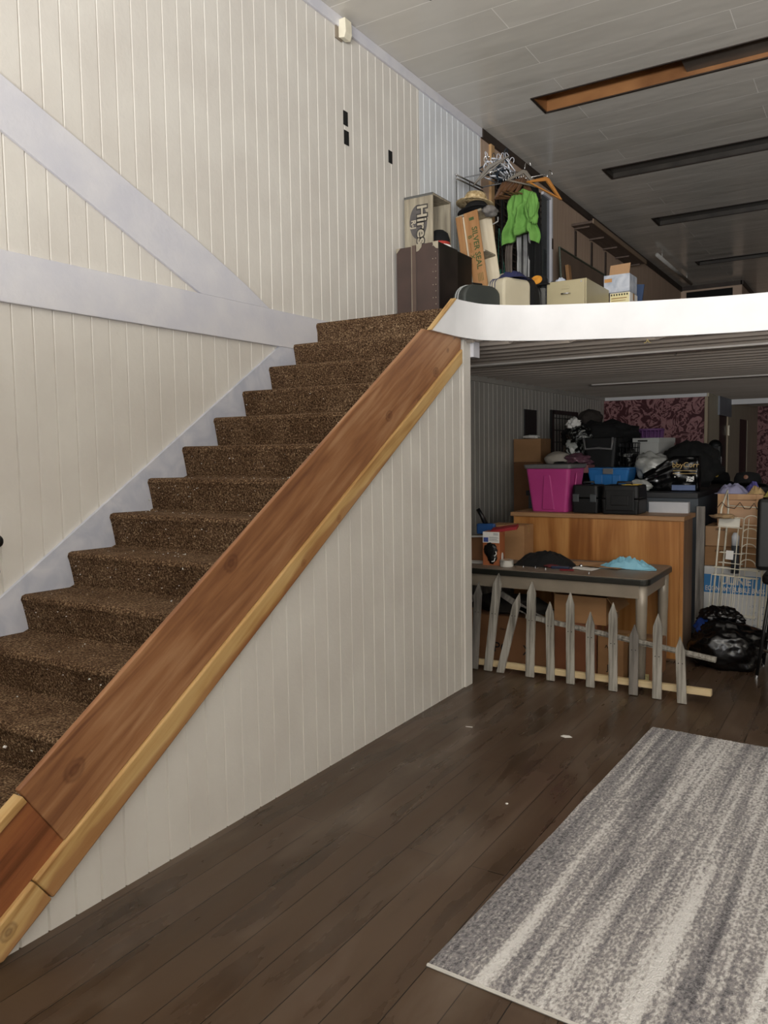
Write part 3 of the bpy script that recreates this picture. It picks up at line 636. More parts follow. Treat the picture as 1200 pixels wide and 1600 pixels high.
carton('cardboard_box', 'small carton piled highest under the table top', -1.92, -1.72, 5.66, 5.84, .40, .60, 'card3') if 0 else None
# old papers and folded boards
pl = thing('folded_umbrella_canvas', 'dark folded canvas lying over the wide carton under the table', 'canvas', (-2.4, 5.68, .352))
part('canvas', MB().blob((0, 0, .07), (.3, .12, .07), .25, 2, 3, 6, ridge=True, flat=0), mat('dark_canvas', '2e2924', '1e1a17', 6, .9), pl, smooth=True)
for i, (x, z, a, L_) in enumerate(((-2.66, .45, .55, .22), (-2.22, .46, -.5, .34), (-2.10, .40, -.35, .3))):
    solo('weathered_board', ['thin grey slat slanting up under the table far left', 'grey slat slanting down between the third and fourth pickets', 'split grey slat lying low on the wide carton'][i], 'board', MB().box(-L_/2, L_/2, -.008, .008, -.022, .022), 'greydk', (x, 5.45, z), (0, -a, 0), bevel=.002)
nb = solo('numbered_card', 'white card with the number 80 tucked behind the pickets', 'card', MB().box(-.06, .06, -.0015, .0015, -.02, .02), 'white', (-2.13, 5.535, .37), (-.2, .12, 0))
text('80', .034, (.03, -.003, 0), (1, 0, 0), (0, 0, 1), 'ink', nb, 'number', .0004)
# ---------------- on the cabinet
tu = thing('storage_tub', 'magenta plastic storage tub with grey lid on the cabinet', 'storage tub', (-2.28, 6.375, 1.10), math.radians(-4))
def taper(x0, y0, x1, y1, z0, z1, r=.03):
    a = rrect(x0, y0, r); b = rrect(x1, y1, r); n = len(a); mb = MB()
    return mb.add([(p[0], p[1], z0) for p in a]+[(p[0], p[1], z1) for p in b], [tuple(range(n))[::-1], tuple(range(n, 2*n))]+[(i, (i+1) % n, n+(i+1) % n, n+i) for i in range(n)])
part('tub', taper(.155, .13, .195, .165, 0, .355), 'pink', tu, bevel=.004)
part('lid', taper(.205, .175, .212, .182, .355, .388, .03), 'greylid', tu, 'grey lid', bevel=.006)
part('front_panel', MB().prism([(-.055, .02), (.055, .02), (.03, .29), (.022, .305), (-.022, .305), (-.03, .29)], 1, -.012, 0), 'pink', tu, loc=(0, -.130, 0), rot=(math.radians(5.4), 0, 0), bevel=.008)
part('side_handle', MB().box(0, .012, -.045, .045, .2, .32), 'pink', tu, loc=(.165, 0, 0), rot=(0, .1, 0), bevel=.008)
def toolcase(label, x0, x1, y0, y1, z0, z1, latches, name='tool_case'):
    t = thing(name, label, 'tool case', ((x0+x1)/2, (y0+y1)/2, z0)); X, Y, H_ = (x1-x0)/2, (y1-y0)/2, z1-z0
    part('body', taper(X*.94, Y*.94, X, Y, 0, H_*.52, .02), 'tool', t, bevel=.008)
    part('lid', taper(X, Y, X*.96, Y*.94, H_*.54, H_, .03), 'tool', t, bevel=.01)
    for lx in latches: part('latch', MB().box(lx-.025, lx+.025, -Y-.012, -Y+.004, H_*.4, H_*.68), 'toolg', t, bevel=.004)
    part('handle', MB().tube([(-X*.4, 0, H_-.006), (-X*.36, 0, H_+.02), (X*.36, 0, H_+.02), (X*.4, 0, H_-.006)], .009, 8), 'black', t, smooth=True)
    return t, X, Y, H_
M['tool'] = mat('dark_grey_tool_plastic', '0d0e0f', '0a0a0b', 8, .5, spec=.35); M['toolg'] = mat('grey_latch_plastic', '3c4042', rough=.4)
toolcase('black tool case on the cabinet right beside the magenta tub', -2.085, -1.865, 6.20, 6.42, 1.10, 1.325, (-.07, .07))
t, X, Y, H_ = toolcase('black tool case with yellow stripes, rightmost on the cabinet', -1.84, -1.545, 6.18, 6.46, 1.10, 1.325, ())
part('embossed_panel', MB().box(-.11, .11, -Y-.004, -Y+.006, .03, .19).box(-.07, .07, -Y-.010, -Y, .07, .15), 'tool', t, bevel=.006)
for yy in (-.05, .05): part('yellow_stripe', MB().box(-.005, .12, yy-.014, yy+.014, H_+.0005, H_+.004), 'yellow', t, 'yellow stripe')
solo('flat_white_box', 'flat white box at the right rear of the cabinet top', 'box', MB().box(-.15, .15, -.035, .035, 0, .085), mat('white_print_box', 'b9b9bc', 'a6a8ad', 5, .6), (-1.39, 6.50, 1.10), bevel=.002)
for i, x in enumerate((-1.72, -1.66)): solo('white_knob', 'small white fitting between the cases and the blue bin', 'fitting', MB().lathe([(.008, 0), (.02, .015), (.02, .03), (.008, .045)], 12), 'white', (x-.17, 6.50, 1.10+.225*0+.0), smooth=True, group='white fittings') if 0 else None
# ---------------- grey storage block behind carrying the heap
gs = thing('storage_bench', 'long dark grey bench behind the cabinet under the heap', 'bench', (-2.25, 7.75, 0))
part('top', MB().box(-.50, 1.0, -.85, .9, 1.19, 1.235), mat('dark_grey_top', '2b2c2e', '242527', 4, .5), gs, bevel=.004)
part('front_board', MB().box(-.48, .98, -.83, -.80, .06, 1.19), mat('blue_grey_board', '4d5359', '444a50', 3, .6), gs)
for sx in (-.46, .93):
    for sy in (-.8, .84): part('leg', MB().box(sx, sx+.05, sy+.02 if sy < 0 else sy, sy+.07 if sy < 0 else sy+.05, 0, 1.19), 'tool', gs)
part('side_board', MB().box(.98, 1.0, -.83, .88, .06, 1.19), mat('blue_grey_board', '4d5359'), gs)
# left cartons
carton('cardboard_box', 'middle tall carton of the stack against the left wall', -3.325, -2.99, 8.0, 8.4, .93, 1.475, 'card2')
carton('cardboard_box', 'bottom carton on the floor under the left wall stack', -3.325, -2.97, 8.0, 8.45, 0, .928, 'card2')
carton('cardboard_box', 'upper carton in the stack by the left wall with an open flap', -3.325, -3.02, 8.0, 8.3, 1.478, 1.725, 'card')
solo('white_paper_stack', 'white paper sticking out of the upper left carton', 'paper', MB().blob((0, 0, .02), (.09, .05, .022), .2, 2, 3, 2, flat=0), 'white', (-3.17, 8.12, 1.727))
carton('white_box', 'small white box beside the magenta tub by the wall', -2.56, -2.49, 6.3, 6.5, 1.10, 1.17, 'white', cat='box', tape=False) if 0 else None
carton('white_box', 'white box low at the left behind the cabinet', -3.18, -2.86, 6.68, 6.86, .99, 1.14, 'white', cat='box', tape=False) if 0 else None
# black bin liners & bags in the heap
def bagthing(name, label, cat, c, rad, m, seed, amp=.2, fr=2.2, flat=None, group=None, tie=False, sub=4):
    t = thing(name, label, cat, c, 0, group)
    part('bag', MB().blob((0, 0, rad[2]), rad, amp, fr, sub, seed, ridge=True, flat=0 if flat is None else flat), m, t, smooth=True)
    if tie: part('neck', MB().tube([(0, 0, rad[2]*1.85), (.01, .0, rad[2]*2.15), (.03, -.01, rad[2]*2.35)], rad[0]*.16, 9, r2=rad[0]*.32), m, t, smooth=True)
    return t
Z = 1.236
bagthing('clothes_bag', 'large black bag topping the heap before the wallpaper', 'bag', (-2.42, 8.12, Z+.34), (.34, .26, .15), 'cloth', 2)
bagthing('clothes_bag', 'dark brown rounded bag highest at the left of the heap', 'bag', (-2.56, 8.22, Z+.60), (.12, .12, .09), mat('dark_taupe_cloth', '2e2824', rough=.9), 3, .08)
bagthing('bin_liner', 'black bin liner right of the heap top below the wallpaper', 'bag', (-2.12, 8.36, Z+.10), (.26, .2, .16), 'bag', 5)
bagthing('clothes_bag', 'black fabric bag behind the magenta tub lid', 'bag', (-2.50, 7.40, Z), (.22, .2, .12), 'cloth', 7)
bagthing('zebra_bag', 'black and white patterned plastic bag left in the heap', 'bag', (-2.56, 7.70, Z+.27), (.095, .09, .10), mat('zebra_plastic', 'a8aaa4', '0b0b0b', 9, .3, distort=2.5, ramp=(.48, .54)), 8, .12)
bagthing('zebra_bag', 'smaller patterned black and silver bag above the zebra bag', 'bag', (-2.54, 7.80, Z+.43), (.11, .1, .085), mat('silver_black_plastic', '7a7c78', '070707', 14, .3, distort=2, ramp=(.52, .58)), 9, .15)
bagthing('tissue_paper', 'crumpled white tissue on top of the patterned bags', 'tissue', (-2.60, 7.80, Z+.58), (.055, .05, .045), 'white', 11, .35)
bagthing('foil_balloon', 'dull mauve shiny plastic bundle under the zebra bag', 'bundle', (-2.46, 7.50, Z+.20), (.12, .09, .06), mat('mauve_foil', '6b4a56', '563a46', 4, .18, spec=.8), 12, .2)
bagthing('cushion', 'cream pillow with a small red mark behind the tub', 'pillow', (-2.66, 7.52, Z+.20), (.13, .1, .075), mat('cream_pillow', 'a8a196', '989186', 4, .8), 13, .06)
carton('pink_box', 'flat dusty pink box in the heap above the tool cases', -2.42, -2.20, 7.0, 7.2, Z+.16, Z+.23, mat('dusty_pink', '7d4f50', '6f4546', 4, .7), cat='box', tape=False)
carton('dark_carton', 'dark crate under the pink box in the heap', -2.48, -2.28, 6.98, 7.2, Z, Z+.158, 'tool', cat='crate', tape=False)
hm = thing('laundry_hamper', 'black hamper with a curved grey rim high in the heap', 'hamper', (-2.25, 7.65, Z+.15))
part('basket', taper(.14, .12, .17, .14, 0, .33, .04), 'tool', hm, bevel=.008)
part('rim_handle', MB().tube([(-.15, -.155, .33), (-.13, -.16, .22), (0, -.17, .20+.03), (.12, -.16, .22), (.13, -.155, .33)], .012, 8), 'greylid', hm, 'grey curved handle', smooth=True)
for k_ in range(3): part('side_vent', MB().box(.155+.004*k_, .17+.004*k_, -.05, .05, .07+.085*k_, .10+.085*k_), 'black', hm)
carton('dark_carton', 'dark block under the black hamper', -2.42, -2.08, 7.45, 7.85, Z, Z+.148, 'tool', cat='crate', tape=False)
wk = thing('wire_basket', 'black wire basket right of the hamper in the heap', 'basket', (-2.02, 7.7, Z+.2))
wm = MB()
for i in range(6):
    z = i*.045; r_ = .085+.012*i/5
    wm.tube([(r_*math.cos(a*PI/8), r_*math.sin(a*PI/8), z) for a in range(16)], .004, 5, closed=True)
for a in range(16): wm.tube([(.085*math.cos(a*PI/8), .085*math.sin(a*PI/8), 0), (.097*math.cos(a*PI/8), .097*math.sin(a*PI/8), .225)], .003, 5)
part('wires', wm, 'black', wk); part('contents', MB().blob((0, 0, .09), (.07, .07, .09), .15, 3, 3, 4), mat('speckled_filling', '7a7a76', '0a0a0a', 18, .4, ramp=(.55, .6)), wk, smooth=True)
carton('dark_carton', 'dark block under the wire basket', -2.07, -1.90, 7.45, 7.95, Z, Z+.198, 'tool', cat='crate', tape=False)
bn = thing('blue_bin', 'blue plastic bin with grey latch in the middle of the heap', 'storage bin', (-2.03, 7.16, Z))
part('bin', taper(.15, .11, .19, .14, 0, .19, .02), mat('bright_blue_plastic', '2b6fae', '23629e', 3, .4), bn, bevel=.006)
part('rim', taper(.197, .147, .197, .147, .19, .205, .02), mat('bright_blue_plastic', '2b6fae'), bn, bevel=.003)
part('latch', MB().box(-.04, .05, -.155, -.142, .15, .2), 'greylid', bn, 'grey latch', bevel=.003)
for x_ in (-.12, .04): part('side_rib', MB().box(x_, x_+.07, -.136, -.118, .03, .14), mat('bright_blue_plastic', '2b6fae'), bn, bevel=.004)
carton('white_carton', 'white cardboard file box at the right of the heap', -2.08, -1.76, 8.02, 8.5, Z+.3, Z+.48, mat('white_file_box', 'a2a39f', '979894', 4, .7), rz=-.3, cat='box') if 0 else None
wb = thing('white_box', 'white file box resting on the heap under the wallpaper', 'box', (-1.85, 7.95, Z+.30), -.25)
part('body', MB().box(-.13, .13, -.16, .16, 0, .16), mat('white_file_box', 'b2b3af', 'a7a8a4', 4, .7), wb, bevel=.002)
part('lid', MB().box(-.136, .136, -.166, .166, .12, .17), mat('white_file_box', 'b2b3af'), wb, bevel=.003)
part('label', MB().box(-.08, .02, -.1675, -.166, .135, .15), 'ink', wb)
bagthing('bin_liner', 'black bin liner propping up the white file box', 'bag', (-1.86, 7.97, Z), (.26, .22, .145), 'bag', 15, .08)
bagthing('clear_bag', 'clear crumpled plastic bag beside the blue bin', 'plastic bag', (-1.70, 7.25, Z+.10), (.14, .11, .11), 'clear', 16, .16)
bagthing('clear_bag', 'small clear bag with white bits above the yellow striped case', 'plastic bag', (-1.74, 6.98, Z), (.09, .06, .05), 'clear', 17, .2)
bagthing('clothes_bag', 'large black bag at the right end of the bench', 'bag', (-1.45, 7.6, Z), (.24, .26, .20), 'cloth', 21, .14)
sg = thing('shopping_bag', 'glossy black bag with gold lettering on the bench', 'shopping bag', (-1.52, 7.14, Z), math.radians(2))
def sgf(u, v):
    z = v*.30*(1-.5*max(0, .55-u)/.55); return ((u-.5)*.46, -.03*math.sin(v*PI)-.012*noise.noise(Vector((u*6, v*6, 2)))-.006*noise.noise(Vector((u*15, v*15, 7))), z)
b1 = MB().grid(sgf, 30, 24)
vsb = b1.v[:]; nbk = len(vsb)
b1.v += [(p[0], p[1]*-1+.09, p[2]) for p in vsb]
fs0 = b1.f[:]; b1.f += [tuple(i+nbk for i in f)[::-1] for f in fs0]
W_ = 31
ed = [(i, i+1) for i in range(30)]+[(24*W_+i+1, 24*W_+i) for i in range(30)]+[((j+1)*W_, j*W_) for j in range(24)]+[(j*W_+30, (j+1)*W_+30) for j in range(24)]
b1.f += [(b_, a_, a_+nbk, b_+nbk) for a_, b_ in ed]
part('bag', b1, 'bag', sg, smooth=True)
M['gold'] = mat('gold_print', 'b99a5a', rough=.4)
text('bbyCorr', .062, (.13, -.048, .225), (1, 0, 0), (0, 0, 1), 'gold', sg, 'gold_lettering', .001)
part('gold_line', MB().box(.03, .22, -.049, -.046, .175, .18).box(.03, .22, -.049, -.046, .15, .155), 'gold', sg)
part('white_pattern', MB().add([], []).box(.14, .2, -.047, -.045, .085, .13).box(.04, .05, -.047, -.045, .12, .13).box(.07, .08, -.047, -.045, .12, .13), mat('white_black_print', 'd8d8d4', '101010', 40, .5, ramp=(.46, .52), distort=1), sg)
part('blue_band', MB().box(.02, .21, -.045, -.042, .01, .055), mat('blue_grey_print', '5c6c92', '4c5c80', 8, .5), sg, 'blue grey printed band')
lv = thing('laundry_basket', 'lavender ribbed basket standing high before the wallpaper', 'basket', (-2.0, 8.4, Z+.29))
lb_ = MB()
for a in range(20):
    an = a/20*2*PI; lb_.tube([(.11*math.cos(an), .11*math.sin(an), 0), (.135*math.cos(an), .135*math.sin(an), .27)], .011, 6)
lb_.tube([(.137*math.cos(a*PI/12), .137*math.sin(a*PI/12), .27) for a in range(24)], .012, 6, closed=True)
part('ribs', lb_, mat('lavender_plastic', '6f4a78', '633f6b', 4, .5), lv, smooth=True)
part('bowl', MB().lathe([(.1, .0), (.125, .25)], 24), mat('lavender_plastic', '6f4a78'), lv, smooth=True)
# tall black case & hats & christmas box
tc_ = thing('instrument_case', 'tall narrow black case standing before the beige panelling', 'case', (-1.53, 9.4, 0))
part('case', MB().prism(rrect(.075, .06, .03), 2, 0, 1.62).blob((0, 0, 1.62), (.072, .058, .07), .02, 1, 3), 'tool', tc_, smooth=False, bevel=.005)
part('silver_edge', MB().box(.07, .078, -.063, -.05, .9, 1.5), 'chrome', tc_, 'silver edging')
def hat(name, label, loc, R_, h_, m, band=None, rot=(0, 0, 0), brim=.6, dot=None, ell=1.0, droop=.0):
    t = thing(name, label, 'hat', loc, rot)
    part('crown', MB().lathe([(R_*brim, .0), (R_*brim*.97, h_*.5), (R_*brim*.82, h_*.9), (R_*brim*.4, h_), (.002, h_*.97)], 28, sy=ell), m, t, smooth=True)
    part('brim', MB().lathe([(R_*brim*.8, .004), (R_, -.008-droop), (R_*1.01, -.002-droop), (R_*brim*.9, .012)], 28, sy=ell), m, t, smooth=True)
    if band: part('band', MB().lathe([(R_*brim*1.01, .004), (R_*brim*1.0, h_*.3)], 28, sy=ell), band, t)
    if dot: part('badge', MB().lathe([(.0, 0), (.018, 0), (.018, .006), (0, .008)], 16, Tm(0, -R_*brim*.98, h_*.45) @ Rm(PI/2, 'X')), dot, t)
    return t
hb = thing('ornament_crate', 'dark crate packed with green garland right of the heap', 'crate', (-1.42, 8.89, 0))
part('crate', MB().box(-.2, .2, -.2, .2, 0, 1.15), 'tool', hb, bevel=.006)
gm = MB()
rg = random.Random(5)
for i in range(60):
    a = Vector((rg.uniform(-.2, .2), rg.uniform(-.22, .1), rg.uniform(1.1, 1.2))); b = a+Vector((rg.uniform(-.06, .06), rg.uniform(-.08, .0), rg.uniform(-.08, .06)))
    gm.tube([a, (a+b)/2+Vector((0, 0, .02)), b], .005, 4)
part('garland', gm, mat('dark_green_tinsel', '0f3a2a', '0a2a1e', 10, .4), hb, 'dark green garland')
hat('round_hat', 'black round hat with a yellow badge behind the wire rack', (-1.41, 8.88, 1.24), .155, .11, 'cloth', dot='yellow', rot=(math.radians(-14), 0, 0), brim=.75)
# ---------------- right: bubble-bag box, cartons, wire rack, bin liner, stool
ub = thing('shipping_box', 'large white box with blue band and white lettering behind the wire rack', 'box', (-.945, 7.09, 0), math.radians(-1))
part('box', MB().box(-.265, .265, -.22, .22, 0, .64), mat('white_carton', 'dcdcda', 'd2d2d0', 4, .6), ub, bevel=.003)
part('blue_band', MB().box(-.266, .266, -.2215, -.22, .425, .575), mat('label_sky_blue', '3f86c0', '3a7db6', 4, .5), ub, 'blue band')
text('ULINE', .085, (.0, -.2225, .527), (1, 0, 0), (0, 0, 1), 'white', ub, 'brand_lettering', .0005, bold=.003)
text('ECONOMY BUBBLE BAGS', .056, (-.005, -.2225, .458), (1, 0, 0), (0, 0, 1), 'white', ub, 'lettering', .0005, bold=.001, sx=.70)
M['bluegrey'] = mat('blue_grey_ink', '7f8fae', rough=.7)
for i, s_ in enumerate(('x 20"', 'x 20"', 'x 20"', 'x 30"', 'x 48"')):
    text(s_, .024, (.135, -.2208, .335-i*.052), (1, 0, 0), (0, 0, 1), 'bluegrey', ub, 'size_printing', .0003)
    part('size_box', MB().box(.195, .235, -.221, -.22, .33-i*.052, .337-i*.052), 'bluegrey', ub)
carton('cardboard_box', 'carton directly on the white lettered box', -1.19, -.72, 6.90, 7.28, .643, .80, 'card', prints=(('FRAGILE', .03, -.1, .12, 'ink'),))
carton('cardboard_box', 'carton with printed label, third up behind the wire rack', -1.19, -.74, 6.92, 7.28, .803, .965, 'card3', prints=(('FRAGILE', .025, -.10, .135, 'ink'),))
wc = thing('wooden_crate', 'pale wooden crate topping the boxes behind the wire rack', 'crate', (-.93, 7.14, .968), math.radians(-2))
part('panels', MB().box(-.155, .155, -.175, .18, 0, .255), woodm('pale_crate_ply', 'a87a58', 'c29a76', 'cfa988', 0, (), .6, .5), wc)
cr_ = MB()
for x in (-.17, .12): cr_.box(x, x+.05, -.19, -.176, 0, .26)
cr_.box(-.119, .119, -.19, -.176, .215, .26).box(-.119, .119, -.19, -.176, 0, .03)
part('battens', cr_, mat('batten_wood', 'c29a72', 'b48b64', 3, .6, stretch=(6, 6, 1)), wc, bevel=.002)
carton('cardboard_box', 'orange-tan carton at the photo\'s right edge behind the clothes', -.74, -.42, 7.02, 7.3, .643, 1.20, mat('orange_card', 'a8714c', '98653f', 3, .8)) 
drape('lavender_cloth', 'crumpled lavender cloth lying on the pale wooden crate', 'cloth', (-1.01, 7.10, 1.226), .24, .22, .065, mat('lavender_fabric', '9a98b4', '8a88a6', 5, .85), 4, 4, .7)
drape('violet_cloth', 'small violet cloth between the lavender and tan cloths', 'cloth', (-.88, 7.24, 1.226), .13, .13, .07, mat('violet_fabric', '5b5699', '4e4a88', 5, .85), 6, 4, .6)
drape('tan_cloth', 'rolled tan cloth beside the yellow cloth', 'cloth', (-.83, 7.08, 1.226), .12, .14, .05, mat('tan_fabric', 'b79a6c', 'a88c5e', 5, .85), 9, 5, .7)
drape('yellow_cloth', 'bunched yellow cloth at the photo\'s right edge', 'cloth', (-.66, 7.12, 1.204), .24, .24, .085, mat('yellow_fabric', 'c9c070', 'b5ab5c', 6, .85), 12, 6, .9)
hat('bowler_hat', 'black bowler hat behind the lavender cloth', (-.96, 7.55, 1.285), .15, .10, 'cloth', rot=(math.radians(-10), 0, 0), brim=.75, dot=mat('copper_badge', '7a4a30', rough=.5))
solo('box_pillar', 'dark stack of crates carrying the bowler hat', 'crate', MB().box(-.2, .2, -.18, .18, 0, 1.27), 'tool', (-.96, 7.56, 0), bevel=.01)
# wire rack
wr = thing('display_rack', 'tall cream wire display rack leaning before the cartons', 'display rack', (-.93, 6.62, 0), (math.radians(-5), math.radians(3.0), 0))
def wires(*segs, r=.004, n=6):
    m_ = MB()
    for s_ in segs: m_.tube(s_, r, n)
    return m_
part('left_frame', wires([(-.17, -.02, 0), (-.165, -.02, 1.12), (-.14, .03, 1.27), (-.125, .06, 1.12), (-.13, .06, 0)], r=.0075), 'wireW', wr, smooth=True)
part('right_frame', wires([(.17, -.02, 0), (.165, -.02, 1.12), (.18, .02, 1.27), (.20, .06, 1.10), (.20, .06, 0)], r=.0075), 'wireW', wr, smooth=True)
part('top_bar', wires([(-.125, .05, 1.15), (.17, .05, 1.15)], r=.005), 'wireW', wr, smooth=True)
part('sign_holder', MB().box(-.175, -.02, -.035, -.03, .985, 1.055), mat('cream_sign_plate', 'dedacb', rough=.45), wr, 'blank cream sign plate', bevel=.002)
part('sign_frame', wires([(-.18, -.035, .98), (0, -.035, .98), (0, -.035, 1.06), (-.18, -.035, 1.06)], r=.004), 'wireW', wr)
gr = MB()
for z in (.66, .60, .30): gr.tube([(-.19, -.05, z), (.14, -.05, z), (.14, .05, z), (-.19, .05, z)], .0042, 6, closed=True)
for i in range(12):
    x = -.19+.03*i; gr.tube([(x, -.05, .60), (x, -.05, .30), (x, .05, .28)], .0026, 5)
part('lower_basket', gr, 'wireW', wr)
gr = MB()
for z in (.70, .78): gr.tube([(-.15, -.03, z), (.02, -.03, z), (.02, .06, z), (-.15, .06, z)], .0036, 6, closed=True)
part('card_shelf', gr, 'wireW', wr)
gr = MB()
for z in (.70, .82, .94, 1.04): 
    gr.tube([(.01+.055*(1-math.cos(a*PI/10)), -.06, z+.045*math.sin(a*PI/10)) for a in range(11)], .0045, 6)
    gr.tube([(.01, -.03, z-.03), (.165, -.03, z-.03)], .0035, 6)
gr.tube([(.01, -.045, .60), (.01, -.045, 1.06)], .0042, 6).tube([(.045, -.02, .45), (.04, -.02, 1.06)], .0035, 6).tube([(-.03, -.02, .1), (-.03, -.02, .98)], .004, 6).tube([(.13, -.02, .12), (.13, -.02, 1.0)], .004, 6).tube([(.185, -.0, .02), (.185, .0, .62)], .004, 6)
part('hook_column', gr, 'wireW', wr, 'column of curved hooks', smooth=True)
part('white_tag', MB().box(-.10, -.045, -.045, -.043, .73, .80), 'white', wr, 'white paper tag')
solo('hook_wire', 'rusty bent wire zigzagging along the top of the rack', 'wire', wires([(-.17, 0, .0), (-.13, -.02, .05), (-.10, 0, .01), (-.04, -.01, .0), (.0, -.02, .05), (.03, 0, .0), (.07, -.01, .0), (.1, -.02, .045), (.12, 0, .0), (.16, -.02, -.03)], r=.004), mat('rusty_wire', '4a3a2c', rough=.6), (-.90, 6.70, 1.13))
bagthing('twine_bundle', 'bundle of tan twine laid on the rack\'s sign plate', 'bundle', (-1.01, 6.62, 1.055), (.08, .035, .018), mat('tan_twine', 'a58a66', '7a6248', 20, .9), 31, .2)
sp = thing('caulking_tube', 'grey and white tube hanging in the wire rack', 'tube', (-.93, 6.70, .62))
part('grey_sleeve', MB().lathe([(.03, 0), (.03, .22)], 16), mat('dark_grey_tube', '3a3d42', rough=.5), sp, smooth=True)
part('white_cap', MB().lathe([(.028, .22), (.03, .29), (.015, .32)], 16), mat('translucent_white', 'b9bcc0', rough=.4), sp, 'whitish upper half', smooth=True)
# bin liner on floor
bl = thing('bin_liner', 'full black bin liner slumped on the floor before the wire rack', 'bin bag', (-.93, 6.22, 0))
part('bag', MB().blob((.02, 0, .15), (.25, .22, .19), .10, 1.8, 5, 33, ridge=True, flat=0).blob((-.03, .03, .33), (.13, .10, .085), .2, 2.0, 5, 35, ridge=True), 'bag', bl, smooth=True)
part('blue_sack', MB().blob((-.13, .0, .27), (.07, .1, .075), .12, 1.8, 4, 36, ridge=True), mat('blue_sack_plastic', '15316c', '10275a', 4, .2, spec=.7), bl, 'blue plastic part', smooth=True)
gb = solo('weathered_board', 'tall weathered grey board standing beside the cabinet', 'board', MB().box(-.032, .032, -.012, .012, 0, 1.14), 'greydk', (-1.192, 6.70, 0), (math.radians(-1), 0, 0), bevel=.002)
# bar stool (partly out of frame)
bs = thing('bar_stool', 'black padded bar stool with foot ring at the photo\'s right edge', 'bar stool', (-.47, 6.15, 0))
part('backrest', MB().prism(rrect(.26, .035, .03), 2, 0, .52), 'black', bs, loc=(0, .10, .72), rot=(math.radians(-6), 0, 0), bevel=.03)
part('seat', MB().prism(rrect(.19, .19, .06), 2, .66, .73), 'black', bs, bevel=.02)
for sx in (-1, 1):
    for sy in (-1, 1):
        l_ = part('leg', MB().tube([(sx*.13, sy*.13, .67), (sx*.205, sy*.19, .012)], .012, 10), 'black', bs, smooth=True)
        part('foot_cap', MB().tube([(sx*.2045, sy*.1895, .025), (sx*.207, sy*.192, .0)], .013, 10), 'chrome', l_)
part('foot_ring', MB().tube([(.25*math.cos(a*PI/16), .235*math.sin(a*PI/16), .20) for a in range(32)], .008, 8, closed=True), 'chrome', bs, 'metal foot ring', smooth=True)
# wall things under the mezzanine
solo('black_poster', 'narrow dark poster pinned on the grey boarded wall', 'poster', MB().box(0, .012, 0, .37, 0, .36), mat('dark_poster', '17171c', '2a2a28', 3, .5, ramp=(.3, .8)), (XL+.001, 8.37, 1.70), bevel=.002)
gp = thing('grid_panel', 'black wire grid panel standing against the boarded wall', 'grid panel', (XL+.03, 9.2, 0))
g_ = MB()
for i in range(9): g_.tube([(0, .06+i*.1, 0.02), (0, .06+i*.1, 2.04)], .006, 6)
for i in range(14): g_.tube([(0, .0, .1+i*.145), (0, .9, .1+i*.145)], .006, 6)
part('grid', g_, 'black', gp); part('frame', MB().box(-.014, .014, -.03, .03, 0, 2.08).box(-.014, .014, .87, .93, 0, 2.08).box(-.014, .014, .0, .9, 2.03, 2.08), 'black', gp)
# floor litter
solo('paper_scrap', 'torn white paper scrap on the floor left of the rug corner', 'paper scrap', MB().prism([(-.03, -.01), (.0, -.022), (.035, .0), (.01, .02), (-.02, .012)], 2, 0, .002), 'white', (-1.447, 4.233, 0.0005))
solo('paper_fleck', 'tiny white fleck on the bare boards left of the rug', 'paper scrap', MB().blob((0, 0, .004), (.007, .006, .004), .2, 2, 2), 'white', (-1.397, 3.27, 0))
solo('white_splinter', 'thin white splinter on the floor near the stair wall corner', 'splinter', MB().box(-.02, .02, -.002, .002, 0, .003), 'white', (-1.99, 4.106, 0), .3)
# plaster crumbs on the stairs: uncountable
rg = random.Random(11); mb = MB()
for i in range(300):
    j = rg.choice([4, 5, 6, 6, 7, 7, 8, 8, 9, 9, 10, 3, 11])
    x = rg.uniform(XS0+.02, XS1-.05) if rg.random() < .6 else XS0+rg.random()**2*.5
    s_ = rg.uniform(.001, .003) if rg.random() < .96 else rg.uniform(.004, .007)
    if rg.random() < .55: p = (x, ny(j)+.03+rg.random()*(RUN-.04), nz(j)-.003)
    else: p = (x, ny(j)-.004+.006, nz(j)-.03-rg.random()*.1)
    m_ = Tm(*p) @ Rm(rg.random()*6) @ Rm(rg.random()*2, 'X')
    mb.box(-s_, s_, -s_*.7, s_*.7, -s_*.4, s_*.4, m_)
tag(mkobj('plaster_crumbs', mb, 'white'), 'white plaster crumbs scattered over the carpeted stairs', 'crumbs', kind='stuff')
# wall hook at left edge
hk = thing('coat_hook', 'black iron coat hook on the boards at the left edge', 'hook', (XL+.001, 2.055, 1.18))
part('plate', MB().box(0, .006, -.012, .012, -.09, .09), 'black', hk, bevel=.002)
part('upper_knob', MB().tube([(.004, 0, .06), (.05, .01, .065)], .007, 8).blob((.055, .012, .066), (.02, .022, .028), .05, 1, 3), 'black', hk, smooth=True)
part('lower_knob', MB().tube([(.004, 0, -.05), (.045, .005, -.07)], .007, 8).blob((.045, .0, -.07), (.016, .018, .018), .05, 1, 3), 'black', hk, smooth=True)
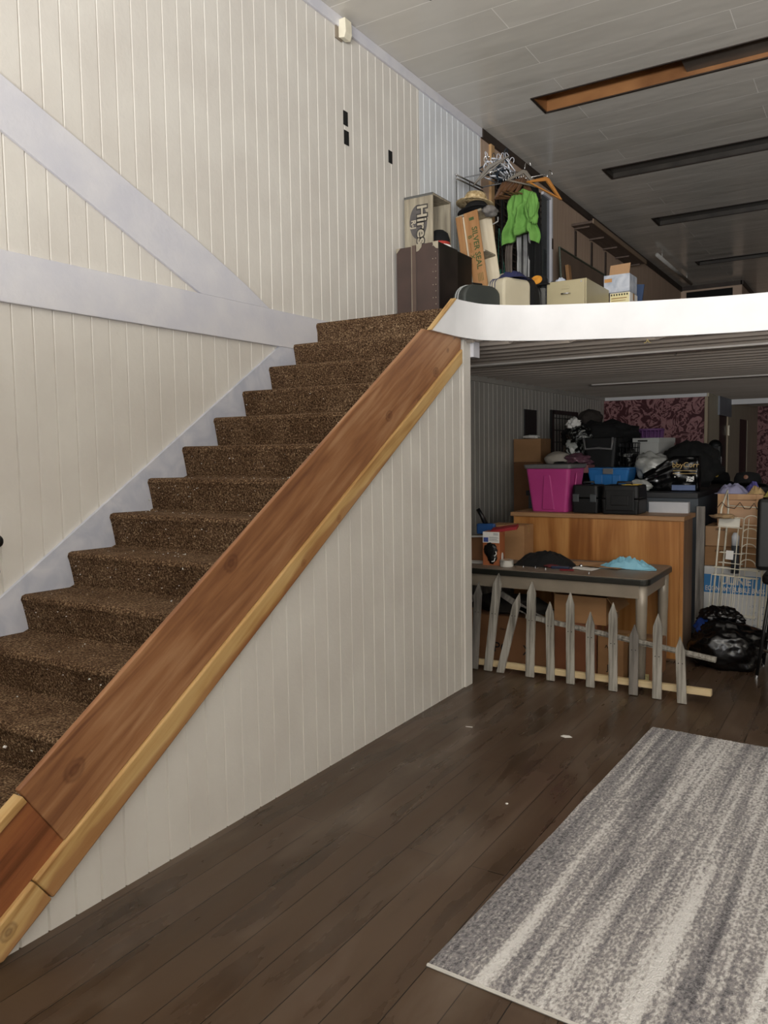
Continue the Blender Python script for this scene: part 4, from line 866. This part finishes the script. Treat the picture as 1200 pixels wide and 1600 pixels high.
# wall holes, flat plates coloured with their inner darkness, and sensor box
for i, (y0, y1, z0, z1) in enumerate(((4.92, 4.975, 3.985, 4.085), (4.925, 4.985, 3.85, 3.95), (5.545, 5.60, 3.90, 3.995))):
    solo('wall_opening', ['upper of the two black switch openings in the cream boards', 'lower of the two black switch openings, just under the other', 'single black switch opening right of the pair'][i], 'outlet opening', MB().box(0, .004, 0, y1-y0, 0, z1-z0), 'hole', (XL+.0005, y0, z0))
sb_ = thing('sensor_box', 'small cream sensor box at the top of the boarded wall', 'sensor', (XL+.001, 4.88, 4.56))
part('back_plate', MB().box(0, .012, -.05, .03, -.01, .12), mat('brown_plate', '8b7f70', rough=.6), sb_, bevel=.002)
part('housing', MB().prism([(.012, .0), (.06, -.01), (.075, .03), (.07, .125), (.012, .125)], 1, -.02, .065), mat('cream_plastic', 'ece5cf', rough=.4), sb_, bevel=.005)

solo('string_loop', 'scrap of yellow string dangling from the white mezzanine edge', 'string', MB().tube([(0, 0, 0), (.008, 0, -.012), (.0, 0, -.03), (-.014, 0, -.036)], .0022, 5).tube([(.004, 0, -.008), (.02, 0, -.034), (.03, 0, -.036)], .0022, 5), mat('yellow_string', 'b8a66a', rough=.8), (-1.33, 5.47, 2.345))
solo('black_hook', 'small black hook screwed into the dark soffit boards', 'hook', MB().tube([(0, 0, .006), (0, 0, -.012), (.012, 0, -.02), (.008, 0, -.035), (-.004, 0, -.032)], .0028, 6), 'black', (-1.31, 6.25, 2.335))
solo('ceiling_outlet', 'small black junction opening in the ceiling near the top of the picture', 'junction box', MB().box(-.05, .05, -.06, .06, 0, .005), 'hole', (-2.66, 5.0, 4.711))
# ================================================================= MEZZANINE OBJECTS (floor z = 2.511)
M['trunk'] = mat('brown_trunk_fibre', '4c3b35', '41332e', 5, .55); M['trunkdk'] = mat('dark_trunk_side', '332b28', '1d1817', 2.2, .38, distort=.8)
M['brass'] = mat('worn_nickel', 'b9b09c', rough=.4, metal=.5)
tk = thing('steamer_trunk', 'brown upright steamer trunk with metal corners at the head of the stairs', 'trunk', (-3.14, 5.60, ZM))
TH = .722
part('left_half', MB().box(-.19, -.005, .0, .32, 0, TH), 'trunk', tk, bevel=.004)
part('right_half', MB().box(-.001, .192, -.008, .32, 0, TH+.006), 'trunk', tk, bevel=.004)
part('side_panel', MB().box(.192, .198, -.002, .318, 0.004, TH), 'trunkdk', tk, 'dark side face')
part('seam_band', MB().box(-.045, -.01, -.006, .0, 0, TH).box(-.045, -.01, -.006, .32, TH, TH+.004), mat('trunk_band', '5c4b42', rough=.5), tk)
part('seam_trim', MB().box(-.049, -.045, -.009, .0, 0, TH), 'brass', tk, 'thin bright metal trim')
cm = MB()
def corner(x, s_): return [(x, TH+.008), (x+s_*.05, TH+.008), (x+s_*.045, TH-.02), (x+s_*.02, TH-.045), (x, TH-.05)]
for k, (x, s_) in enumerate(((-.001, 1), (.194, -1), (-.19, 1))):
    c_ = part('corner_plate', MB().prism(corner(x, s_), 1, -.013, -.009) if k < 2 else MB().prism([(x, TH), (x+.04, TH), (x, TH-.04)], 1, -.004, -.001), 'brass', tk, bevel=.001)
for k in range(14):
    z = .05+k*.05
    part('rivets', MB().lathe([(.004, 0), (.003, .003)], 8, Tm(.17, -.009, z) @ Rm(PI/2, 'X')).lathe([(.004, 0), (.003, .003)], 8, Tm(.145, -.009, z) @ Rm(PI/2, 'X')), 'brass', tk) if k % 2 else part('rivet', MB().lathe([(.004, 0), (.003, .003)], 8, Tm(.17, -.009, z) @ Rm(PI/2, 'X')), 'brass', tk)
solo('tall_case', 'plain black case standing right behind the brown steamer trunk', 'case', MB().box(-.085, .085, -.15, .15, 0, .735), 'tool', (-3.055, 6.10, ZM), bevel=.01)
# Hires crate
hc = thing('bottle_crate', 'weathered wooden crate with printed oval and Hires lettering on the trunk', 'crate', (-3.20, 5.735, ZM+TH+.008))
M['greywood'] = mat('weathered_crate_wood', 'a69d89', '7f7666', 3, .75, bump=.2, bscale=10, stretch=(9, 9, 1.2), ramp=(.3, .65))
M['zinc'] = mat('zinc_band', '6f706e', rough=.4, metal=.5)
cw, cd, ch = .13, .32, .425
part('printed_side', MB().box(-cw, cw, 0, .014, 0, ch), 'greywood', hc, bevel=.001)
part('back_side', MB().box(-cw, cw, cd-.014, cd, 0, ch), 'greywood', hc, bevel=.001)
part('top_board', MB().box(-cw, cw, .0142, cd-.0142, ch-.014, ch), 'greywood', hc)
part('bottom_board', MB().box(-cw, cw, .0142, cd-.0142, 0, .014), 'greywood', hc)
part('base_board', MB().box(-cw, -cw+.012, .0142, cd-.0142, .0142, ch-.0142), 'greywood', hc)
part('metal_band', MB().box(-cw-.002, cw+.002, -.002, 0, ch-.016, ch+.001).box(-cw-.002, cw+.002, -.002, cd+.002, ch, ch+.002), 'zinc', hc, 'zinc edging')
M['oval'] = mat('faded_black_print', '5e5a58', '4f4b4a', 12, .8)
part('printed_oval', MB().lathe([(.085, 0), (.085, .0008)], 40, Tm(.0, -.0012, .215) @ Rm(PI/2, 'X') @ Matrix.Scale(.95, 4, (1, 0, 0)) @ Matrix.Scale(1.6, 4, (0, 1, 0))), 'oval', hc)
M['pr_l'] = mat('faded_light_lettering', 'b3aa97', '9f9684', 10, .8); M['pr_d'] = mat('faded_dark_outline', '3c3836', rough=.8)
text('Hires', .125, (.030, -.0030, .19), (0, 0, -1), (1, 0, 0), 'pr_d', hc, 'lettering_outline', .0004, bold=.011, sx=1.12)
text('Hires', .125, (.030, -.0046, .19), (0, 0, -1), (1, 0, 0), 'pr_l', hc, 'lettering', .0004, bold=.002, sx=1.12)
text('R-J', .06, (-.045, -.0036, .20), (0, 0, -1), (1, 0, 0), 'pr_l', hc, 'monogram', .0004, bold=.002)
hh = thing('band_hat', 'black domed hat with red band and pleated white rim inside the crate', 'hat', (-3.10, 5.90, ZM+TH+.024))
part('dome', MB().lathe([(.088, .03), (.088, .08), (.072, .125), (.04, .15), (.002, .158)], 24), 'cloth', hh, smooth=True)
part('red_band', MB().lathe([(.090, .024), (.090, .05)], 24), mat('red_ribbon', 'a8352a', rough=.7), hh)
pl_ = MB(); vs = []
for k in range(72):
    a = k/72*2*PI; rr_ = .092+.006*(k % 2)
    vs += [(rr_*math.cos(a), rr_*math.sin(a), 0), ((rr_-.002)*math.cos(a), (rr_-.002)*math.sin(a), .026)]
pl_.add(vs, [(2*k, (2*k+2) % 144, (2*k+3) % 144, 2*k+1) for k in range(72)]); part('pleated_rim', pl_, 'white', hh)
# Silver Seal crate
ss = thing('fruit_crate', 'tilted fruit crate stencilled SILVER SEAL standing on end', 'crate', (-2.93, 6.30, 2.985), (0, math.radians(-8.5), 0))
M['orangewood'] = mat('orange_crate_slat', 'b5885a', '9a6c40', 2.5, .6, stretch=(10, 10, 1), ramp=(.3, .7)); M['cream'] = mat('cream_inner_wood', 'e0d4bb', 'd2c4a8', 3, .6, stretch=(10, 10, 1))
SL = .66
part('slat', MB().box(-.125, -.065, -.004, .008, .0, SL-.01), 'orangewood', ss, bevel=.002)
part('slat', MB().box(-.045, .085, -.006, .008, -.004, SL), 'orangewood', ss, bevel=.002)
part('inner_panel', MB().box(-.12, .11, .225, .235, 0, SL), 'cream', ss)
part('inner_lining', MB().box(-.064, -.046, .0081, .012, .02, SL-.02), 'cream', ss)
part('end_board', MB().box(-.125, .115, .009, .224, -.004, .014), 'greywood', ss); part('end_board', MB().box(-.125, .115, .009, .224, SL-.014, SL+.004), 'greywood', ss)
part('divider', MB().box(-.12, .10, .009, .224, .30, .314), 'greywood', ss)
part('side_board', MB().box(-.125, -.115, .009, .224, .015, .299), 'cream', ss); part('side_board', MB().box(-.125, -.115, .009, .224, .315, SL-.015), 'cream', ss)
M['green'] = mat('green_stencil', '4a5a30', rough=.8); M['brownst'] = mat('orange_stencil', '8a5a26', rough=.8)
text('SILVER SEAL', .068, (.035, -.0072, .345), (0, 0, -1), (1, 0, 0), 'green', ss, 'stencil_lettering', .0004, bold=.0015, sx=1.0)
text('B', .05, (-.015, -.0072, .45), (0, 0, -1), (1, 0, 0), 'green', ss, 'stencil_letter', .0004, bold=.001)
text('BRAND', .026, (-.02, -.0072, .36), (0, 0, -1), (1, 0, 0), 'brownst', ss, 'small_stencil', .0004)
text('X', .05, (-.015, -.0072, .28), (0, 0, -1), (1, 0, 0), 'green', ss, 'stencil_letter', .0004, bold=.001)
for k in range(4): part('stencil_bar', MB().box(.01+.014*k, .016+.014*k, -.0072, -.006, .06, .13), mat('dim_olive_print', '7a6a3c', rough=.8), ss)
part('stencil_block', MB().box(.0, .045, -.0072, -.006, .585, .61), 'green', ss)
solo('black_suitcase', 'black case under the fruit crate stencilled SILVER SEAL', 'suitcase', MB().box(-.17, .17, -.14, .14, 0, .44), 'tool', (-2.87, 6.44, ZM), bevel=.02)
# hats on the crate
HT = 2.985+SL*math.cos(math.radians(8.5))+.0; HX = -2.93-SL*math.sin(math.radians(8.5))
hat('black_hat', 'black wide-brimmed hat under the straw hat on the fruit crate', (HX+.03, 6.40, HT+.035), .165, .06, 'cloth', rot=(math.radians(-6), math.radians(-6), 0), brim=.62, droop=.02)
hat('straw_hat', 'straw sun hat crowning the pile on the fruit crate', (HX+.02, 6.40, HT+.11), .165, .075, mat('straw_weave', 'c9b48c', '9a8258', 40, .8, bump=.4, ramp=(.4, .6)), rot=(math.radians(-6), math.radians(4), 0), brim=.6, droop=.018)
solo('grey_felt', 'grey felt hat drooping over the right end of the fruit crate', 'hat', MB().blob((0, 0, 0), (.06, .09, .045), .12, 2, 4, 3), mat('grey_felt', '77736f', '615e5b', 5, .9), (HX+.165, 6.38, HT-.0), smooth=True)
# suitcases
def suitcase(name, label, loc, rz, W_, D_, H_, r_, m, seams, sm, taperx=0):
    t = thing(name, label, 'suitcase', loc, rz)
    P_ = rrect(W_/2, H_/2, r_, 6); P_ = [(p[0], p[1]+H_/2) for p in P_]
    part('shell', MB().prism(P_, 1, -D_/2, D_/2), m, t, bevel=.018)
    for (o_, wd) in seams:
        part('seam', MB().prism([(p[0]*1.03, (p[1]-H_/2)*1.025+H_/2) for p in P_], 1, o_-wd/2, o_+wd/2), sm, t)
    part('handle', MB().tube([(-.05, 0, H_), (-.045, 0, H_+.02), (.045, 0, H_+.02), (.05, 0, H_)], .008, 8), 'black', t, smooth=True)
    return t
suitcase('cream_suitcase', 'cream hard-shell suitcase standing before the wooden keg', (-2.52, 5.97, ZM), math.radians(68), .30, .19, .44, .05, mat('cream_shell', 'cfc6ad', 'c4baa0', 4, .45), ((.055, .005), (.03, .004), (.0, .005)), mat('blue_grey_piping', '55566b', rough=.4))
suitcase('grey_suitcase', 'dark green-grey suitcase with chrome strips beside the trunk', (-2.67, 5.70, ZM), math.radians(62), .36, .15, .365, .10, mat('green_grey_shell', '3b3f3c', '323633', 4, .45), ((.03, .008), (.0, .008)), mat('pale_metal_strip', 'b9bcbb', rough=.4))
kg = thing('wooden_keg', 'wooden keg with cream lid and wire bail behind the cream suitcase', 'keg', (-2.83, 6.72, ZM))
part('keg', MB().lathe([(.10, 0), (.115, .2), (.115, .4), (.105, .60)], 28), mat('keg_wood', '8a6f52', '6d553c', 4, .6, stretch=(8, 8, 1)), kg, smooth=True)
part('lid', MB().lathe([(.112, .60), (.118, .605), (.118, .64), (.105, .65), (.0, .652)], 28), mat('cream_lid', 'd6ceb6', rough=.5), kg, 'cream lid', smooth=True)
part('bail', MB().tube([(.118*math.cos(a), .118*math.sin(a), .58-.06*math.sin(a+2.2)) for a in [k/10*PI-2.2 for k in range(11)]], .004, 6), 'black', kg, smooth=True)
part('hoop', MB().lathe([(.117, .5), (.119, .5), (.119, .53), (.115, .53)], 28), 'zinc', kg)
drape('navy_cloth', 'navy blue cloth bunched on top of the cream suitcase', 'cloth', (-2.50, 5.98, ZM+.44), .26, .20, .055, mat('navy_fabric', '262a55', '1c1f44', 5, .9), 14, 5, .7)
bagthing('duffel_bag', 'black upright bag right of the cream suitcase', 'bag', (-2.43, 6.18, ZM), (.075, .12, .24), 'cloth', 41, .06, 1.6)
st_ = thing('grey_cylinder', 'grey strapped cushion between the black bag and the navy cap', 'cushion', (-2.385, 6.36, ZM))
part('roll', MB().prism(rrect(.04, .06, .03), 2, 0, .42), mat('grey_foam', '6b6a66', '5b5a57', 5, .8), st_, bevel=.01)
nc = hat('badge_hat', 'black cap with a round orange badge between the bags', (-2.40, 6.30, ZM+.445), .10, .07, 'cloth', rot=(math.radians(10), 0, 0), brim=.8)
part('orange_badge', MB().lathe([(.0, 0), (.038, 0), (.038, .006), (.0, .009)], 24, Tm(.02, -.085, .035) @ Rm(math.radians(62), 'X') @ Matrix.Scale(1.25, 4, (1, 0, 0))), mat('orange_badge', 'd9962e', 'b3701c', 20, .5), nc, 'orange round badge')
nj = bagthing('navy_jacket', 'navy jacket slumped over a black case beside the filing cabinet', 'jacket', (-2.30, 6.42, ZM+.30), (.075, .09, .085), mat('navy_nylon', '1b2242', '131831', 5, .6), 43, .15)
part('yellow_trim', MB().box(-.028, -.014, -.10, -.09, .0, .02).box(-.012, .004, -.10, -.09, .025, .04), 'yellow', nj, 'small yellow trim')
solo('black_case', 'black narrow case below the navy jacket', 'case', MB().box(-.06, .05, -.08, .08, 0, .30), 'tool', (-2.31, 6.44, ZM), bevel=.012)
drape('white_cloth', 'scrap of white and blue cloth on the navy jacket', 'cloth', (-2.27, 6.46, ZM+.46), .12, .09, .04, mat('white_fabric', 'cfd4dc', 'a3adc4', 9, .85), 18, 6, .6)
solo('black_hose', 'thin black strap hanging down beside the filing cabinet', 'strap', MB().tube([(0, 0, .44), (.03, -.01, .36), (.035, -.01, .24), (.0, -.01, .14), (.01, 0, .0)], .006, 8), 'black', (-2.375, 6.22, ZM), smooth=True)
# filing cabinet
fc = thing('filing_cabinet', 'beige metal filing cabinet behind the white mezzanine edge', 'filing cabinet', (-2.17, 6.62, ZM))
M['beigem'] = mat('beige_enamel', 'b1a684', 'a89d7c', 3, .4)
part('carcass', MB().box(-.165, .165, -.30, .32, 0, .457), 'beigem', fc, bevel=.003)
dw = part('drawer', MB().box(-.158, .155, -.32, -.302, .23, .447), 'beigem', fc, bevel=.003)
part('handle', MB().tube([(-.03, -.325, .345), (-.028, -.345, .345), (.035, -.345, .345), (.038, -.325, .345)], .006, 8), 'chrome', dw, smooth=True)
part('label_holder', MB().box(-.03, .03, -.324, -.32, .385, .41), 'beigem', dw, bevel=.002)
part('lock', MB().lathe([(.007, 0), (.007, .006)], 12, Tm(.13, -.32, .43) @ Rm(PI/2, 'X')), 'chrome', dw)
dw = part('drawer', MB().box(-.158, .155, -.32, -.302, .01, .224), 'beigem', fc, bevel=.003)
part('handle', MB().tube([(-.03, -.325, .12), (-.028, -.345, .12), (.035, -.345, .12), (.038, -.325, .12)], .006, 8), 'chrome', dw, smooth=True)
bagthing('beret', 'small black beret lying on the filing cabinet', 'hat', (-2.28, 6.80, ZM+.458), (.085, .07, .028), 'cloth', 51, .06)
carton('cardboard_box', 'carton with yellow label strip right of the filing cabinet', -2.0, -1.83, 6.95, 7.2, ZM, ZM+.43, 'white')
sb2 = solo('yellow_strip', 'yellow and black warning strip on the small white carton', 'label', MB().box(-.08, .08, -.001, 0, 0, .10), 'yellow', (-1.915, 6.946, ZM+.32)) if 0 else None
yl = [o for o in bpy.data.objects if o.get('label', '').startswith('carton with yellow label')][0]; yl['label'] = 'white carton with a yellow striped label right of the filing cabinet'
part('yellow_label', MB().box(-.08, .08, -.127, -.1252, .30, .425), mat('pale_yellow_label', 'e0d6a8', 'd6c98e', 9, .6), yl, 'pale yellow label')
sm_ = MB()
for k in range(7): sm_.box(-.075+.022*k, -.064+.022*k, -.1285, -.127, .405, .42)
part('label_stripes', sm_, 'ink', yl)
part('label_line', MB().box(-.07, .06, -.1285, -.127, .38, .386).box(-.07, .05, -.1285, -.127, .36, .364).box(-.07, .06, -.1285, -.127, .34, .344), 'brownst', yl)
pb_ = thing('printed_box', 'white and blue printed box stacked above the yellow labelled carton', 'box', (-1.93, 7.06, ZM+.433))
part('box', MB().box(-.12, .10, -.12, .12, 0, .15), mat('pale_blue_print', 'c4c8cf', '9aa2b0', 10, .6, distort=1), pb_, bevel=.002)
part('orange_patch', MB().box(-.115, -.05, -.1215, -.12, .09, .12), mat('tan_patch', 'c08c50', rough=.6), pb_)
solo('cardboard_flap', 'loose cardboard flap standing on the printed box', 'cardboard', MB().box(-.095, .085, -.003, .003, 0, .10), 'card3', (-1.93, 7.0, ZM+.585), (math.radians(-14), 0, -.15))
solo('blue_folder', 'blue folder leaning behind the printed box', 'folder', MB().box(-.04, .04, -.008, .008, 0, .56), mat('steel_blue_card', '2a3f60', rough=.6), (-1.905, 7.30, ZM), (math.radians(-5), math.radians(6), 0))
ch_ = thing('cable_coil', 'black cable coil lying on the mezzanine floor right of the printed box', 'cable coil', (-1.83, 7.9, ZM+.14), (0, math.radians(72), .5))
for k in range(4): part('loop', MB().tube([(.12*math.cos(a*PI/14)*(1+.02*k), .12*math.sin(a*PI/14), .012*k+.006*math.sin(a+k)) for a in range(28)], .009, 6, closed=True), 'black', ch_, smooth=True)
solo('coil_stool', 'low black crate under the cable coil', 'crate', MB().box(-.12, .12, -.1, .1, 0, .02), 'tool', (-1.83, 7.9, ZM)) if 0 else None
# leaning framed panel + timber stick
fp = thing('framed_panel', 'large panel in thin green metal frame leaning on the brown wall', 'panel', (XL+.15, 9.20, ZM), (0, math.radians(-3.5), 0))
part('panel', MB().box(.05, .056, .02, 1.78, 0.02, 1.44), mat('brown_board_panel', '6d5c4e', '625246', 3, .6), fp)
part('frame', MB().tube([(.053, 0, 0), (.053, 0, 1.46), (.053, 1.8, 1.46), (.053, 1.8, 0)], .014, 8), mat('green_grey_tube', '4a5145', rough=.4), fp)
solo('timber_stick', 'short orange timber offcut standing before the framed panel', 'timber', MB().box(-.02, .02, -.045, .045, 0, 1.28), 'card', (XL+.30, 9.35, ZM), (0, math.radians(-6), 0), bevel=.002)
sh = thing('wall_shelf', 'wooden shelf running high along the brown mezzanine wall', 'shelf', (XL+.005, 9.95, 4.40))
part('board', MB().box(0, .27, 0, 2.65, 0, .03), mat('dull_shelf_wood', '5f5047', '524439', 3, .6, stretch=(8, 1, 8)), sh, bevel=.002)
part('front_lip', MB().box(.27, .285, 0, 2.65, -.01, .05), mat('lip_wood', '84705c', rough=.6), sh)
for k in range(5): part('bracket', MB().box(0, .2, .1+k*.62, .13+k*.62, -.02, -.001), mat('dull_shelf_wood', '5f5047'), sh)
for k, yy in enumerate((10.07, 10.74, 11.38)): struct('trim_%d' % (20+k), MB().box(XL+.004, XL+.02, yy, yy+.05, ZM, 4.37), 'darkpanel')
# stud, dark lattice opening, mirrored door
struct('trim_24', MB().box(XL, XL+.03, 7.46, 7.54, ZM, 4.63), mat('bare_stud', 'b9966a', 'a9865c', 3, .6, stretch=(6, 6, .6)), bevel=.002)
struct('door_4', MB().box(XL+.004, XL+.012, 7.54, 8.86, ZM, 4.52), 'hole')  # black sheet on the wall, its colour standing for the opening's darkness
lt = thing('lattice_panel', 'dark brown lattice panel covering the opening past the stud', 'lattice', (XL+.016, 7.56, ZM))
for k in range(13): part('upright', MB().box(0, .008, .03+k*.1, .045+k*.1, .02, 1.98), 'darkpanel', lt)
l_ = MB()
for k in range(28): l_.box(.009, .016, 0, 1.28, .03+k*.07, .045+k*.07)
tag(part('crossbars', l_, 'darkpanel', lt), kind='stuff')
md = thing('mirror_door', 'narrow grey mirrored door with white jamb on the brown wall', 'mirror', (XL+.012, 8.88, ZM))
part('glass', MB().box(0, .006, 0, .25, .0, 2.0), mat('grey_mirror', '6b7278', '5d646a', 2, .15, metal=.6), md)
part('jamb', MB().box(.0, .035, .25, .29, 0, 2.03).box(.0, .03, 0, .25, 2.0, 2.03), 'trimw', md, 'white jamb')
part('hinge', MB().box(.035, .04, .252, .292, 1.44, 1.56), 'brownst' if 0 else 'darkpanel', md, 'dark strike plate')
part('glazing_bar', MB().box(.006, .012, 0, .25, .80, .84), 'zinc', md)
# ceiling pole
solo('ceiling_pole', 'white pole fixed below the far ceiling', 'pole', MB().tube([(0, 0, 0), (0, 2.7, 0)], .03, 10).tube([(0, .35, .0), (0, .35, .085)], .012, 6).tube([(0, 2.3, 0), (0, 2.3, .085)], .012, 6), mat('grey_white_pole', 'b5b3ae', rough=.5), (-3.04, 13.12, ZC-.085), smooth=True)
# garment rack
gk = thing('garment_rack', 'chrome garment rack crowded with hangers near the end of the boards', 'clothes rack', (-3.2, 6.7, ZM))
HZ = 4.05-ZM
part('rail', wires([(0, .25, HZ), (.62, .25, HZ)], r=.006), 'chrome', gk, smooth=True)
part('rail', wires([(-.02, -.08, HZ), (.30, -.08, HZ)], r=.006), 'chrome', gk, smooth=True)
part('end_rails', wires([(-.045, -.20, HZ), (.0, .27, HZ)], r=.008), 'chrome', gk, smooth=True)
part('end_rail', wires([(-.045, -.20, HZ-.03), (.0, .27, HZ-.03)], r=.008), 'chrome', gk, smooth=True)
part('post', wires([(-.045, -.19, 0), (-.045, -.19, HZ)], r=.005), 'chrome', gk, smooth=True)
part('post', wires([(-.02, .03, 0), (-.02, .03, HZ)], r=.005), 'chrome', gk, smooth=True)
part('post', wires([(.20, .26, 0), (.20, .26, HZ)], r=.009), 'black', gk, 'black post', smooth=True)
part('post', wires([(.42, .20, 0), (.42, .20, HZ-.02)], r=.009), 'black', gk, 'black post', smooth=True)
part('side_arm', wires([(.02, .30, 1.18), (.14, .30, 1.22), (.14, .30, 1.26)], r=.006), 'white', gk, 'white side arm', smooth=True)
def hanger_pts(w_, h_, hook=.055):
    P = [(0, 0, 0)]
    body = [(0, 0, 0), (-w_*.5, 0, -h_*.75), (-w_*.5, 0, -h_), (w_*.5, 0, -h_), (w_*.5, 0, -h_*.75), (0, 0, 0)]
    hk_ = [(0, 0, 0), (0, 0, .03)]+[(hook*.45-hook*.45*math.cos(a)-hook*.0, 0, .03+hook*.5*math.sin(a)+.02) for a in (0, .5, 1.0, 1.6, 2.2, 2.8, 3.4)]
    return body, hk_
def hanger(label, loc, rot, m, w_=.38, h_=.13, r_=.006, group=None, flatw=False):
    t = thing('coat_hanger', label, 'hanger', loc, rot, group); bd, hk_ = hanger_pts(w_, h_)
    if flatw:
        part('shoulders', MB().prism([(-w_/2, -h_), (-w_/2+.02, -h_-.005), (0, -.03), (w_/2-.02, -h_-.005), (w_/2, -h_), (.02, .0), (-.02, .0)], 1, -.012, .012), m, t, bevel=.004)
        part('bar', MB().box(-w_*.42, w_*.42, -.005, .005, -h_-.002, -h_+.01), m, t)
    else: part('shoulders', MB().tube(bd, r_, 7), m, t, smooth=True)
    part('hook', MB().tube(hk_, .0035, 6), 'chrome' if flatw else m, t, smooth=True)
    return t
rg = random.Random(3)
M['plw'] = mat('white_hanger_plastic', 'dadde3', 'c9ccd4', 6, .35); M['pln'] = mat('navy_hanger_plastic', '22323f', '1a2733', 6, .35)
for k in range(14):
    hanger('white plastic hanger in the jumble on the rack' if k % 3 else 'dark blue-green plastic hanger in the jumble on the rack',
           (-3.10+k*.014, 6.86+rg.uniform(-.05, .08), 4.20+rg.uniform(-.04, .05)), (rg.uniform(-.4, .4), rg.uniform(-.35, .35), math.radians(75)+rg.uniform(-.3, .3)), 'plw' if k % 3 else 'pln', .22+rg.uniform(0, .05), .10, .0065, 'white plastic hangers' if k % 3 else 'dark plastic hangers')
M['hwood'] = mat('brown_hanger_wood', '6b4c33', '53392a', 6, .4); M['hgrey'] = mat('grey_hanger_wood', '6b645a', '5a544b', 4, .5); M['horange'] = mat('orange_hanger_wood', 'b57a3c', 'a06a30', 4, .4)
for k in range(9):
    hanger('brown wooden hanger crowded on the rack above the green shirt', (-2.95+k*.024, 6.88, 4.03), (rg.uniform(-.15, .15), rg.uniform(-.2, .3), math.radians(66)+rg.uniform(-.25, .25)), 'hwood', .32, .15, .006, 'brown wooden hangers', True)
hanger('long grey wooden hanger tilted across the rack', (-2.98, 6.60, 4.10), (math.radians(12), math.radians(-32), math.radians(8)), 'hgrey', .40, .05, flatw=True)
hanger('broad brown hanger in front of the others near the rack\'s right', (-2.72, 6.80, 4.07), (0, math.radians(10), math.radians(40)), 'hgrey', .30, .12, flatw=True)
hanger('orange wooden hanger at the right end of the rack', (-2.56, 6.93, 4.01), (0, math.radians(14), math.radians(62)), 'horange', .42, .12, flatw=True)
gs_ = thing('green_shirt', 'bright green shirt hanging from the garment rack', 'shirt', (-2.765, 6.83, 3.50))
def shirtfn(u, v):
    x = (u-.5); w_ = .24+.09*(1-v)+.03*math.sin(v*9); top = .43-.10*abs(x)*1.2
    z = v*top+(.05*math.sin(x*4+1)+.03*noise.noise(Vector((x*5, 0, 3))))*(1-v)-.07*(x > .3)*(1-v)
    y = .035*math.sin(x*17+v*2.2)*(1.1-v)+.03*noise.noise(Vector((x*7, v*5, 1)))+.02*(.5-abs(noise.noise(Vector((x*9+v*4, v*7, 6)))))
    return (x*w_+.02*(v-.5), y, z)
mb = MB().grid(shirtfn, 44, 44); vv = mb.v[:]; nbk = len(vv)
mb.v += [(p[0], p[1]+.012+.045*(1-(2*abs(i % 45/44-.5))**2), p[2]) for i, p in enumerate(vv)]
f0 = mb.f[:]; mb.f += [tuple(i+nbk for i in f)[::-1] for f in f0]
ed = [(i, i+1) for i in range(44)]+[(44*45+i+1, 44*45+i) for i in range(44)]+[((j+1)*45, j*45) for j in range(44)]+[(j*45+44, (j+1)*45+44) for j in range(44)]
mb.f += [(b_, a_, a_+nbk, b_+nbk) for a_, b_ in ed]
M['lime'] = mat('green_fabric', '6a9c48', '5f8f40', 7, .85)
part('body', mb, 'lime', gs_, smooth=True)
part('sleeve', MB().blob((.115, -.01, .24), (.045, .04, .12), .2, 2, 4, 3, ridge=True), 'lime', gs_, smooth=True)
def hangcloth(name, label, cat, loc, w_, h_, m, seed, sway=.0, tap=1.0):
    def fn(u, v):
        x = u-.5; ww = w_*(1+(tap-1)*(1-v)); return (x*ww+sway*math.sin((1-v)*3), .03*math.sin(x*14+seed)+.02*noise.noise(Vector((x*5, v*4, seed))), -h_*(1-v))
    g0 = MB().grid(fn, 24, 24); v0 = g0.v[:]; k0 = len(v0); g0.v += [(p[0], p[1]+.02+.04*(1-(2*abs(i % 25/24-.5))**2), p[2]) for i, p in enumerate(v0)]
    f_ = g0.f[:]; g0.f += [tuple(i+k0 for i in f)[::-1] for f in f_]
    e_ = [(i, i+1) for i in range(24)]+[(24*25+i+1, 24*25+i) for i in range(24)]+[((j+1)*25, j*25) for j in range(24)]+[(j*25+24, (j+1)*25+24) for j in range(24)]
    g0.f += [(b_, a_, a_+k0, b_+k0) for a_, b_ in e_]
    return solo(name, label, cat, g0, m, loc, smooth=True)
hangcloth('black_garment', 'long black garment hanging at the right end of the rack', 'garment', (-2.755, 7.02, 3.98), .14, 1.25, 'cloth', 2, .03, 1.1)
hangcloth('white_garment', 'pale grey garment showing under the green shirt', 'garment', (-2.81, 7.02, 3.75), .14, .66, mat('pale_grey_fabric', 'b4b4b2', '8f8f8f', 7, .7), 5, .0, .75)
hangcloth('grey_garment', 'narrow grey garment hanging left of the pale one', 'garment', (-2.96, 7.06, 3.72), .055, .75, mat('taupe_fabric', '7a6f66', '6b6159', 7, .7), 8, -.03, .8)
gt = thing('green_net_bag', 'teal mesh bag on long green cords behind the fruit crate', 'bag', (-3.04, 7.02, 3.20))
part('bag', MB().blob((0, 0, .05), (.045, .04, .05), .15, 2, 3, 4), mat('teal_mesh', '1f6b58', '175446', 20, .7), gt, smooth=True)
part('cords', wires([(-.03, 0, .08), (-.02, -.0, .47)], r=.003), mat('green_cord', '2f6b58', rough=.7), gt); part('cord', wires([(.035, 0, .08), (-.015, -.0, .47)], r=.003), mat('green_cord', '2f6b58', rough=.7), gt)
